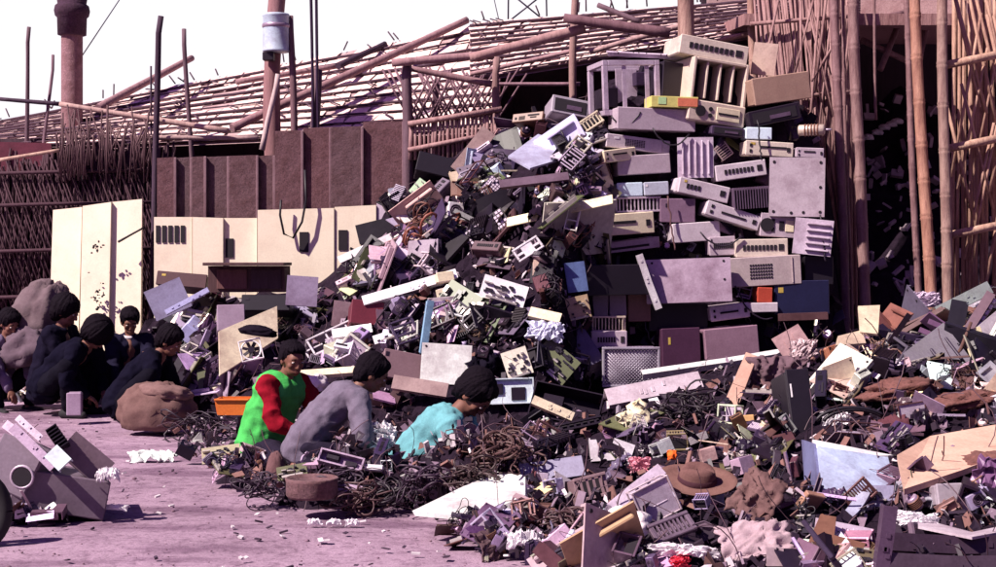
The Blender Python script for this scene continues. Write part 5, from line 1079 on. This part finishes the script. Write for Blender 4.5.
# ================================================================== the people
SKIN = (.17, .07, .05)
def limb_ik(S, T, l1, l2, hint):
    d = T - S; L = min(d.length, (l1 + l2) * .995); d = d.normalized()
    a = (l1 * l1 - l2 * l2 + L * L) / (2 * L); h = math.sqrt(max(0, l1 * l1 - a * a))
    n = (hint - d * hint.dot(d)).normalized()
    return S + d * a + n * h, S + d * L
def person(label, head_px, D, yaw, lean, hp, hy=0, s=1., pz=.20, shirt=(.3, .25, .32), trousers=(.03, .03, .05), hair=(.008, .005, .009), vest=None, hands=((.50, .10, .22), (.46, -.12, .20)), sleeves='long', collar=None, knees=.5, twist=0, seed=1, fluff=1.12, side=0, kneel=False):
    V = Vector
    a = R(lean); pel = V((0, 0, pz)); mid = pel + V((.22 * math.sin(a * .7), side * .5, .22 * math.cos(a * .7))); chest = mid + V((.2 * math.sin(a), side * .3, .2 * math.cos(a)))
    neck = chest + V((.12 * math.sin(a * 1.1), side * .2, .12 * math.cos(a * 1.1)))
    hdir = V((math.sin(a * .9 + .1), 0, math.cos(a * .9 + .1))); hc = neck + hdir * .135
    Mh = Matrix.Translation(hc) @ Matrix.Rotation(R(hy), 4, 'Z') @ Matrix.Rotation(R(hp), 4, 'Y')
    tw = Matrix.Rotation(R(twist), 3, 'Z')
    sh = [neck + tw @ V((-.01, .175 * q, -.055)) for q in (1, -1)]
    hips = [pel + V((.03, .09 * q, 0)) for q in (1, -1)]
    ank = [V((.30, .16 * q, .07)) for q in (1, -1)]
    if kneel: ank = [V((-.06, .14 * q, .06)) for q in (1, -1)]
    tdir = -1 if kneel else 1
    kn = [V((.36, .19 * (1 - 2 * i), .08)) for i in (0, 1)] if kneel else [limb_ik(hips[i], ank[i], .42, .41, V((.6, .45 * (1 - 2 * i), .8)))[0] for i in (0, 1)]
    hand, elb = [], []
    for i in (0, 1):
        e, h = limb_ik(sh[i], V(hands[i]), .28, .25, V((-.3, .8 * (1 - 2 * i), -.5))); elb.append(e); hand.append(h)
    b = MB()
    b.caps(pel, mid, .115, .105); b.caps(mid, chest, .105, .115); b.caps(chest, neck - V((0, 0, .03)), .11, .06); b.caps(neck - hdir * .05, hc - hdir * .03, .05, .047)
    for i in (0, 1):
        b.caps(chest + V((0, 0, .03)), sh[i], .07, .055); b.caps(sh[i], elb[i], .05, .04); b.caps(elb[i], hand[i], .038, .026)
        b.caps(hips[i], kn[i], .08, .055); b.caps(kn[i], ank[i], .05, .036); b.caps(ank[i] - V((.04 * tdir, 0, .03)), ank[i] + V((.15 * tdir, .03 * (1 - 2 * i), -.035)), .036, .026)
        f = (hand[i] - elb[i]).normalized(); f = (f + V((.25, 0, -.15))).normalized(); sd = f.cross(V((0, 0, 1))).normalized(); up = sd.cross(f)
        b.ball(hand[i] + f * .045, (.05, .04, .02), 10, rot=Matrix((f, sd, up)).transposed().to_4x4())
        for q, ln in ((-.030, .062), (-.010, .072), (.011, .068), (.031, .052)):
            k0 = hand[i] + f * .082 + sd * q; k1 = k0 + f * ln * .5 - up * .012; k2 = k1 + f * ln * .35 - up * .026
            b.caps(k0, k1, .0095, .0088, 7); b.caps(k1, k2, .0088, .0078, 7)
        t0 = hand[i] + f * .03 + sd * (.032 if i else -.032); t1 = t0 + f * .035 + sd * (.022 if i else -.022) - up * .015
        b.caps(t0, t1, .012, .010, 7); b.caps(t1, t1 + f * .028 - up * .01, .010, .008, 7)
    for c, r in (((-.01, 0, .018), (.096, .076, .104)), ((.03, 0, -.055), (.064, .056, .056)), ((.058, 0, -.082), (.026, .026, .022)), ((.055, 0, .02), (.045, .058, .055)), ((.074, 0, .036), (.02, .05, .012)), ((.06, .04, -.02), (.026, .022, .022)), ((.06, -.04, -.02), (.026, .022, .022)),
                 ((.09, 0, -.058), (.010, .024, .007)), ((.088, 0, -.068), (.010, .020, .007)), ((-.005, .078, -.008), (.022, .010, .032)), ((-.005, -.078, -.008), (.022, .010, .032)), ((.102, .011, -.026), (.010, .008, .008)), ((.102, -.011, -.026), (.010, .008, .008))): b.ball(c, r, 12, M=Mh)
    b.caps(Mh @ V((.088, 0, .018)), Mh @ V((.107, 0, -.024)), .011, .014, 8)
    X = Matrix.Diagonal((s, s, s, 1))
    hp_w = P(*head_px, D); Rz = Matrix.Rotation(R(yaw), 4, 'Z')
    loc = hp_w - (Rz @ X @ (Mh @ V((0, 0, .02))).to_4d()).xyz
    W = Matrix.Translation(loc) @ Rz @ X
    body = link('person', remesh(b, M_skin, .0075, 3), SKIN, None, W); tag(body, label, 'person')
    for y in (.033, -.033):
        link('eye', MB().ball((.086, y, .010), (.010, .013, .0075), 10, M=Mh).mesh(M_plastic), (.5, .42, .4), body); link('pupil', MB().ball((.0945, y, .009), (.004, .006, .006), 8, M=Mh).mesh(M_chip), None, body)
        link('eyebrow', MB().caps(Mh @ V((.092, y - .016, .034)), Mh @ V((.092, y + .016, .036)), .004, .004, 6).mesh(M_hair), hair, body)
    link('mouth', MB().ball((.0985, 0, -.063), (.003, .019, .003), 8, M=Mh).mesh(M_skin), (.12, .03, .03), body)
    h = MB(); k = fluff
    for c, r in (((-.030, 0, .048), (.098 * k, .090 * k, .092 * k)), ((-.055, 0, .0), (.066 * k, .084 * k, .075 * k)), ((.022, 0, .094), (.060, .074 * k, .036 * k)), ((.064, .026, .090), (.018, .034, .018)), ((.064, -.03, .092), (.018, .034, .017)), ((-.015, .076, .03), (.034, .020, .045)), ((-.015, -.076, .03), (.034, .020, .045)), ((-.07, 0, -.06), (.035, .06 * k, .04))): h.ball(c, r, 16)
    hm = remesh(h, M_hair, .0065, 3)
    for v in hm.vertices:                          # combed strands
        q = v.co; an = math.atan2(q.y, q.x + .02); st = noise.noise(Vector((an * 7 + seed, q.z * 5, seed))) + .6 * noise.noise(Vector((an * 19, q.z * 9, seed)))
        dirn = (q - Vector((-.03, 0, .04))).normalized(); v.co = q + dirn * .006 * st + Vector((0, 0, -.010 * max(0, st) if q.z < .04 else 0))
    hm.transform(Mh); link('hair', hm, hair, body)
    c = MB()
    for q in (1, -1):
        c.caps(pel + V((-.01, .055 * q, .0)), mid + V((-.01, .05 * q, 0)), .128, .112); c.caps(mid + V((-.01, .05 * q, 0)), chest + tw @ V((-.005, .06 * q, 0)), .112, .112); c.caps(chest + tw @ V((-.005, .06 * q, 0)), neck + tw @ V((-.02, .045 * q, -.045)), .112, .060)
        i = 0 if q > 0 else 1
        c.caps(chest + V((0, 0, .035)), sh[i], .085, .070); c.caps(sh[i], elb[i], .068, .058)
        if sleeves == 'long': c.caps(elb[i], elb[i].lerp(hand[i], .9), .056, .042)
    c.lathe([(.058, -.03), (.064, .012), (.058, .02), (.05, -.03)], 14, M=Matrix.Translation(neck - hdir * .02) @ hdir.to_track_quat('Z', 'Y').to_matrix().to_4x4())
    link('shirt', remesh(c, M_cloth, .009, 2, .017, 7.5, seed), shirt, body)
    if collar:
        link('collar', MB().lathe([(.062, -.03), (.074, .0), (.066, .022), (.055, .0)], 16, M=Matrix.Translation(neck - hdir * .015) @ hdir.to_track_quat('Z', 'Y').to_matrix().to_4x4()).mesh(M_cloth), collar, body)
    if vest:
        v = MB()
        for q in (1, -1):
            v.caps(pel + V((-.01, .055 * q, .0)), mid + V((-.01, .05 * q, 0)), .162, .144); v.caps(mid + V((-.01, .05 * q, 0)), chest + tw @ V((-.005, .055 * q, 0)), .144, .142); v.caps(chest + tw @ V((-.005, .055 * q, 0)), neck + tw @ V((-.02, .075 * q, -.045)), .140, .074)
        link('vest', remesh(v, M_cloth, .009, 2, .015, 7, seed + 3), vest, body)
    t = MB(); t.ball(pel + V((.0, 0, -.01)), (.13, .15, .12))
    for i in (0, 1): t.caps(hips[i], kn[i], .098, .072); t.caps(kn[i], kn[i].lerp(ank[i], .9), .070, .056)
    link('trousers', remesh(t, M_cloth, .011, 3, .007, 9, seed + 5), trousers, body)
    for i in (0, 1): link('shoe', remesh(MB().caps(ank[i] - V((.045 * tdir, 0, .03)), ank[i] + V((.16 * tdir, .03 * (1 - 2 * i), -.035)), .045, .034), M_rubber, .01, 2), None, body)
    return body
PEOPLE = [(478, 392, 26), (425, 435, 50), (374, 370, 26), (340, 412, 46), (291, 356, 22), (266, 405, 34), (130, 320, 18), (170, 340, 26), (146, 378, 48), (97, 332, 24), (66, 308, 22), (66, 355, 40), (12, 322, 14)]
def build_people():
    person('boy in a turquoise shirt bending low over a tangle of wires', (477, 393), 9.3, -10, 43, 56, -14, 1.12, .05, (.14, .36, .40), (.02, .02, .035), seed=1, fluff=1.16, hands=((.60, .08, .12), (.55, -.14, .12)), sleeves='short', kneel=True)
    person('boy in a grey mauve shirt hunched forward, seen from behind his shoulder', (374, 372), 9.95, 10, 47, 32, -4, .99, .16, (.15, .125, .175), (.02, .015, .03), seed=2, fluff=1.14, hands=((.56, .1, .18), (.54, -.14, .16)), kneel=True)
    person('woman in a bright green vest over a red shirt looking down', (293, 357), 10.6, -30, 24, 18, -28, .99, .14, (.24, .008, .02), (.02, .015, .03), seed=3, vest=(.07, .45, .10), fluff=1.0, hands=((.50, .06, .26), (.46, -.10, .24)), twist=-8, kneel=True)
    person('person in black bending to the right over small scrap, nearest of the dark group', (171, 340), 13.6, -4, 42, 32, -8, 1.06, .22, (.006, .005, .014), (.007, .006, .012), seed=4, fluff=1.18, hands=((.52, .1, .25), (.5, -.12, .22)))
    person('boy facing forward with a pale collar, sitting behind the dark group', (130, 320), 14.5, -72, 12, 30, 0, .98, .24, (.014, .012, .03), (.007, .006, .012), seed=5, collar=(.55, .5, .55), fluff=1.12)
    person('person in black with the head bowed deep, in the middle of the dark group', (98, 334), 13.9, -14, 50, 55, 0, 1.05, .26, (.006, .005, .014), (.007, .006, .012), seed=6, fluff=1.5)
    person('person in black sitting upright before the big pale sack', (67, 310), 14.2, -10, 16, 22, 0, 1.12, .30, (.009, .007, .018), (.007, .006, .012), seed=7, fluff=1.3)
    person('person in a dusty mauve jacket cut off by the left edge', (10, 322), 14.6, -40, 20, 30, 0, 1.0, .24, (.16, .12, .20), (.007, .006, .012), seed=8, fluff=1.15)
build_people()

# ================================================================== the loose scrap: every piece a thing of its own
HG = {}
GX0, GY0, GS = -8., 6., .07
GN = int(16 / GS); GM = int(13 / GS)
HGRID = [[heap(GX0 + i * GS, GY0 + j * GS) for i in range(GN + 1)] for j in range(GM + 1)]
def hq(x, y):
    u = (x - GX0) / GS; v = (y - GY0) / GS; i = int(u); j = int(v)
    if i < 0 or j < 0 or i >= GN or j >= GM: return 0
    u -= i; v -= j; a = HGRID[j]; b = HGRID[j + 1]
    return (a[i] * (1 - u) + a[i + 1] * u) * (1 - v) + (b[i] * (1 - u) + b[i + 1] * u) * v
def hitq(x, y):
    d = 6.6
    while d < 17.5:
        X = (x - 498) / F * d; Z = CAMZ - (y - HOR) / F * d
        h = hq(X, d)
        if Z <= h: return d if h > .035 else None
        if Z < -.05: return None
        d += .06
    return None
def inside(poly, x, y):
    r = False; n = len(poly)
    for i in range(n):
        (x0, y0), (x1, y1) = poly[i], poly[i - 1]
        if (y0 > y) != (y1 > y) and x < (x1 - x0) * (y - y0) / (y1 - y0) + x0: r = not r
    return r
ZONES = [   # outline in the picture of the photo, number of pieces, size, colour weights, phrase
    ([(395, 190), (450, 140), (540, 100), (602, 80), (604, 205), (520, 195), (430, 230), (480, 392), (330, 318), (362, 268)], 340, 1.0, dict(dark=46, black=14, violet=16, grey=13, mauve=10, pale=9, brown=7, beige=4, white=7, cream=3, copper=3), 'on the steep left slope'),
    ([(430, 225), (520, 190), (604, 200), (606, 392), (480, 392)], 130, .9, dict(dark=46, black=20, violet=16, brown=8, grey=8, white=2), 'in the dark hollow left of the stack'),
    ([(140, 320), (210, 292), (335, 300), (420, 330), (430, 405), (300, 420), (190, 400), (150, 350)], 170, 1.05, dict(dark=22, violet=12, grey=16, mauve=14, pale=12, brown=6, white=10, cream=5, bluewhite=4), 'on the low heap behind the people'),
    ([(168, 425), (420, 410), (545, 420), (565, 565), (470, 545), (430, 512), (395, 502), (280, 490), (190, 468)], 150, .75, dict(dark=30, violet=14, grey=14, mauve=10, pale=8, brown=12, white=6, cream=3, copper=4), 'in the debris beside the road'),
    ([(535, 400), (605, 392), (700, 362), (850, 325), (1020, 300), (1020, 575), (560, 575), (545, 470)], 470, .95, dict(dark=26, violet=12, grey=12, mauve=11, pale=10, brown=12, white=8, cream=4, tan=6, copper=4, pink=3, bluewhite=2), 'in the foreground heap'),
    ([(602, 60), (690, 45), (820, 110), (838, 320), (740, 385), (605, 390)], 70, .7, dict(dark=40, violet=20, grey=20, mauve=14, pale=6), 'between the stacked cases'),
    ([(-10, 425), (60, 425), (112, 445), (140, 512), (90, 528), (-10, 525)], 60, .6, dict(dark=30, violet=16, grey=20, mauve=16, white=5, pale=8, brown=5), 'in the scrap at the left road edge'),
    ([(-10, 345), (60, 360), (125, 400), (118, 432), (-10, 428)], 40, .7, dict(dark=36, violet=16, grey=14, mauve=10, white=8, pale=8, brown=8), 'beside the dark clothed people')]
def variants():
    r = {}
    r['metal_sheet'] = [g_sheet(.34, .22, .006, 0, .015, bend=.02), g_sheet(.30, .24, .006, 3, .02), g_sheet(.42, .14, .006, 0, .02, bend=-.03), g_sheet(.26, .26, .006, 0, .0, 3), g_sheet(.5, .16, .006, 4, .015, bend=.04)]
    r['circuit_board'] = [g_board(.28, .2, n=18, seed=q) for q in (1, 2, 3)]
    r['desktop_case'] = [g_case(.36, .10, .3, 'slots'), g_case(.34, .12, .28, 'row'), g_case(.3, .16, .25, 'plain')]
    r['power_supply'] = [g_psu(.17, .11, .15), g_psu(.2, .12, .16)]
    r['disk_drive'] = [g_drive(.17, .05, .22), g_drive(.15, .09, .2)]
    r['keyboard'] = [g_keyboard(.42, .16)]
    r['metal_rail'] = [g_rail(.5, .04), g_rail(.7, .05, shape='U'), g_rail(.42, .03), g_rail(.9, .05), g_rail(1.1, .06, shape='U'), (MB().cbox(0, 0, 0, .8, .012, .09, .003).mesh(M_paint), [])]
    r['bracket'] = [g_bracket(.2, .16), g_bracket(.14, .22)]
    r['card_cage'] = [g_cage(.26, .14, .2, 7), g_cage(.22, .2, .16, 5)]
    r['open_chassis'] = [g_open(.34, .14, .3), g_open(.26, .22, .24)]
    r['heat_sink'] = [g_sink(.16, .1, .06, 10)]
    r['cooling_fan'] = [g_fan(.14)]
    r['grille'] = [g_grille(.26, .18, .02, 10)]
    r['cable_tangle'] = [g_tangle(.16, 14, 1, .005), g_tangle(.2, 18, 2, .005), g_tangle(.14, 9, 3, .007)]
    r['plastic_scrap'] = [g_crumple(.2, .16, .03, 1, M_bag, 10), g_crumple(.26, .14, .04, 2, M_bag, 10)]
    r['rag'] = [g_crumple(.3, .22, .06, 3, M_cloth, 12), g_crumple(.24, .2, .05, 4, M_cloth, 12)]
    r['wooden_stick'] = [(MB().tube([(-.3, 0, 0), (-.1, .01, .012), (.12, 0, -.008), (.3, .01, .01)], [.014, .013, .012, .01], 7).mesh(M_wood), []), (MB().cbox(0, 0, 0, .5, .02, .035, .003).mesh(M_wood), [])]
    r['electric_motor'] = [g_motor(.1, .12)]
    r['pipe'] = [(MB().tube([(-.25, 0, 0), (.1, 0, .0), (.22, 0, .05), (.26, .02, .14)], .016, 9).mesh(M_metal), [])]
    return r
KIND = dict(metal_sheet=(36, 'bent metal sheet', 'sheet'), circuit_board=(14, 'loose circuit board', 'circuit board'), desktop_case=(4, 'small machine case', 'case'), power_supply=(3, 'power supply box', 'power supply'), disk_drive=(6, 'disk drive', 'disk drive'),
            keyboard=(2, 'keyboard', 'keyboard'), metal_rail=(24, 'bent steel rail', 'rail'), bracket=(12, 'cut steel bracket', 'bracket'), card_cage=(5, 'ribbed card cage', 'card cage'), open_chassis=(5, 'stripped frame', 'frame'), heat_sink=(2, 'finned heat sink', 'heat sink'),
            cooling_fan=(2, 'cooling fan', 'fan'), grille=(3, 'slatted grille', 'grille'), cable_tangle=(8, 'tangle of cable', 'cable'), plastic_scrap=(5, 'torn plastic scrap', 'scrap'), rag=(3, 'crumpled rag', 'rag'), wooden_stick=(4, 'broken stick', 'stick'), electric_motor=(2, 'wound motor', 'motor'), pipe=(3, 'bent pipe', 'pipe'))
def build_scrap():
    var = variants(); names = list(KIND); wts = [KIND[k][0] for k in names]
    marks = [h for h in HERO if h[4]]; used = {}; todo = []
    rad = {k: [max(max(abs(c) for c in v.co) for v in g[0].vertices) for g in gs] for k, gs in var.items()}
    def over(x, y, ext):
        for h in HERO:
            dx, dy = x - h[0], y - h[1]
            if abs(dx) > h[2] + h[3] + ext or abs(dy) > h[2] + h[3] + ext: continue
            c, q = math.cos(R(h[6])), math.sin(R(h[6])); u, v = dx * c - dy * q, dx * q + dy * c
            if abs(u) < h[2] * .9 + ext * .5 and abs(v) < h[3] * .9 + ext * .5: return True
        return False
    hx = Vector((1, 0, 0))
    for poly, n, size, cols, phrase in ZONES:
        xs = [p[0] for p in poly]; ys = [p[1] for p in poly]; got = tries = 0
        cn, cw = list(cols), list(cols.values())
        while got < n and tries < n * 30:
            tries += 1
            x, y = U(min(xs), max(xs)), U(min(ys), max(ys))
            if not inside(poly, x, y): continue
            if any((x - a) ** 2 + (y - b) ** 2 < c * c for a, b, c in PEOPLE): continue
            d = hitq(x, y)
            if d is None: continue
            sc = size * random.choices((.5, .8, 1.15, 1.6, 2.1), (22, 28, 26, 16, 8))[0]
            kind = random.choices(names, wts)[0]; vi = random.randrange(len(var[kind])); ext = rad[kind][vi] * sc * F / d
            if kind in ('desktop_case', 'power_supply', 'disk_drive', 'card_cage', 'open_chassis', 'electric_motor', 'cooling_fan'): sc = min(sc, .95 * size) * (.85 if y > 400 else 1)
            if kind in ('metal_sheet', 'metal_rail', 'keyboard', 'circuit_board'): sc *= 1.22
            if d < 10: sc *= .8
            ext = rad[kind][vi] * sc * F / d
            if ext > 62 or over(x, y, ext): continue
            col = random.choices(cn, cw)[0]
            if kind == 'circuit_board' and rnd() < .6: col = 'pcb'
            if kind in ('metal_sheet', 'metal_rail', 'keyboard') and rnd() < .22: col = random.choice(('pale', 'white', 'cream', 'mauve', 'beige'))
            if kind == 'rag' and col in ('bluewhite', 'white', 'pale'): col = 'brown'
            if kind == 'cable_tangle': col = random.choice(('black', 'black', 'dark', 'brown', 'copper', 'violet'))
            if kind == 'wooden_stick': col = random.choice(('brown', 'tan', 'beige'))
            todo.append((x, y, d, sc, kind, vi, col, phrase)); got += 1
    for x, y, d, sc, kind, vi, col, phrase in todo:
        g = var[kind][vi]
        p = P(x, y, d); e = .12
        nrm = Vector((hq(p.x - e, p.y) - hq(p.x + e, p.y), hq(p.x, p.y - e) - hq(p.x, p.y + e), 2 * e)).normalized()
        if 'slope' in phrase and rnd() < .7: Rm = orient(random.gauss(31, 20), random.gauss(6, 24), random.gauss(-28, 20))
        elif rnd() < .62:                          # lies more or less on the slope
            q = (-nrm).rotation_difference(Vector((0, 1, 0))).inverted()
            Rm = q.to_matrix().to_4x4() @ Euler((R(random.gauss(0, 24)), R(U(-180, 180)), R(random.gauss(0, 24)))).to_matrix().to_4x4()
            # front (-y) turned to the slope's normal
        else: Rm = orient(U(-90, 90), U(-80, 80), U(-60, 30))
        pos = p + nrm * U(-.01, .07) * (1 if sc < 1 else 1.3)
        M = Matrix.Translation(pos) @ Rm @ Matrix.Diagonal((sc, sc, sc, 1))
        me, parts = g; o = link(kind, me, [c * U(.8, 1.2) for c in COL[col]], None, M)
        if sc * .3 * F / d > 22:
            for pn, pm, pc in parts: link(pn, pm, pc or o.color[:3], o)
        elif parts and kind in ('grille', 'cooling_fan', 'keyboard', 'power_supply', 'card_cage'):
            link(parts[0][0], parts[0][1], parts[0][2] or o.color[:3], o)
        ax = Rm.to_3x3() @ hx; an = math.degrees(math.atan2(ax.z, ax.x)) % 180
        tilt = 'level' if an < 22 or an > 158 else 'upright' if 68 < an < 112 else 'right-rising' if an < 90 else 'left-rising'
        big = 'small ' if sc < .6 else 'large ' if sc > 1.3 else ''
        near = sorted(marks, key=lambda h: (max(0, abs(h[0] - x) - h[2]) ** 2 + (max(0, abs(h[1] - y) - h[3]) * 1.3) ** 2))[:4]
        base = f'{big}{CNAME[col]} {KIND[kind][1]}'
        if kind in ('metal_rail', 'metal_sheet', 'wooden_stick', 'pipe', 'desktop_case'): base = f'{tilt} {base}'
        cand = []
        for h in near:
            dx, dy = (x - h[0]) / max(6, h[2]), (y - h[1]) / max(6, h[3])
            rel = ('right of' if dx > 0 else 'left of') if abs(dx) > abs(dy) else ('below' if dy > 0 else 'above')
            far = math.hypot(x - h[0], y - h[1]) - max(h[2], h[3])
            cand.append(f"{base} {'just ' if far < 14 else ''}{rel} the {h[4]}")
        cand += [f'{c} {phrase}' for c in cand]
        lab = next((c for c in cand if c not in used and len(c.split()) <= 16), cand[0])
        used.setdefault(lab, []).append(o)
        tag(o, lab, KIND[kind][2], f'loose {KIND[kind][2]} pieces {phrase}')
build_scrap()

# small crushed bits, shreds and wire ends that nobody could count
def build_bits():
    sets = [('dark_litter', (.03, .018, .032), 2600, M_plastic), ('mauve_litter', (.22, .15, .21), 1000, M_plastic), ('pale_litter', (.55, .48, .52), 900, M_plastic), ('brown_litter', (.20, .10, .09), 900, M_card)]
    zone = [z[0] for z in ZONES]; wt = [1.4, .8, .6, 2.4, 3.2, .3, .5, .3]
    for name, col, n, m in sets:
        mb = MB()
        for i in range(n):
            z = random.choices(zone, wt)[0]; xs = [p[0] for p in z]; ys = [p[1] for p in z]
            x, y = U(min(xs), max(xs)), U(min(ys), max(ys))
            if not inside(z, x, y): continue
            if name == 'pale_litter' and any(abs(x - h[0]) < h[2] and abs(y - h[1]) < h[3] for h in HERO): continue
            d = hitq(x, y)
            if d is None: continue
            p = P(x, y, d); k = .75 if name == 'pale_litter' else 1
            E = Euler((U(0, 6), U(0, 6), U(0, 6))).to_matrix().to_4x4()
            t = rnd()
            if t < .55: mb.box(p.x, p.y, p.z + U(-.01, .03), U(.015, .10) * k, U(.004, .02), U(.012, .05) * k, rot=E)
            else:
                a = U(.02, .07) * k; T = Matrix.Translation(p + Vector((0, 0, U(0, .03)))) @ E
                q = [(U(-1, 0) * a, 0, U(-1, 0) * a), (U(.2, 1) * a, .01, U(-1, 0) * a), (U(.3, 1) * a, .3 * a, U(0, 1) * a), (U(-1, 0) * a, -.2 * a, U(.2, 1) * a)]
                mb.add(q + [(u, v + .004, w_) for u, v, w_ in q], [(0, 1, 2, 3), (7, 6, 5, 4), (0, 4, 5, 1), (1, 5, 6, 2), (2, 6, 7, 3), (3, 7, 4, 0)], 0, False, T)
        tag(link(name, mb.mesh(m, normals=False), col), f"{name.split('_')[0]} crushed bits strewn all over the heaps", None, None, 'stuff')
    mb = MB()
    for i in range(650):
        z = random.choices(zone, wt)[0]; xs = [p[0] for p in z]; ys = [p[1] for p in z]; x, y = U(min(xs), max(xs)), U(min(ys), max(ys))
        if not inside(z, x, y): continue
        d = hitq(x, y)
        if d is None: continue
        p = P(x, y, d); v = Vector((random.gauss(0, 1), random.gauss(0, .5), abs(random.gauss(0, .7)))).normalized(); pts = [p - Vector((0, 0, .02))]; ax = Vector((random.gauss(0, 1), random.gauss(0, 1), random.gauss(0, 1))).normalized(); L = U(.02, .07)
        for k in range(7): v = (Matrix.Rotation(U(0, .6), 3, ax) @ v).normalized(); pts.append(pts[-1] + v * L)
        mb.tube(pts, U(.0015, .0035), 4, cap=False)
    tag(link('wire_litter', mb.mesh(M_cable, normals=False), (.11, .06, .08)), 'thin loose wire ends sticking out all over the heaps', None, None, 'stuff')
    for nm, cl, n in (('road_litter', (.60, .55, .58), 90), ('road_scraps', (.05, .03, .05), 80)):      # bits trodden into the road
        mb = MB()
        for i in range(n):
            x = U(-10, 520); y = 420 + rnd() ** 1.4 * 150; p = G(x, y); h = heap(p.x, p.y)
            if h > .1 or (h == 0 and heap(p.x + .35, p.y + .35) == 0 and rnd() < .72): continue
            mb.box(p.x, p.y, max(0, h) + .002, U(.008, .05), U(.008, .03), U(.003, .012), rot=Euler((U(-.3, .3), U(-.3, .3), U(0, 6))).to_matrix().to_4x4())
        tag(link(nm, mb.mesh(M_plastic, normals=False), cl), ('pale' if 'litter' in nm else 'dark') + ' flat scraps trodden into the road', None, None, 'stuff')
    mb = MB()                                     # pebbles and crumbs on the road
    for i in range(420):
        x = U(-20, 560); y = 418 + (rnd() ** 1.2) * 155; p = G(x, y)
        if heap(p.x, p.y) > .03: continue
        r = U(.002, .008) * (2.2 if rnd() < .05 else 1); mb.ball((p.x, p.y, -.012 + r * .3), (r, r * U(.6, 1), r * .6), 6)
    tag(link('gravel', mb.mesh(M_rust, normals=False), (.20, .12, .17)), 'pebbles and crumbs scattered over the dirt road', None, None, 'stuff')
build_bits()
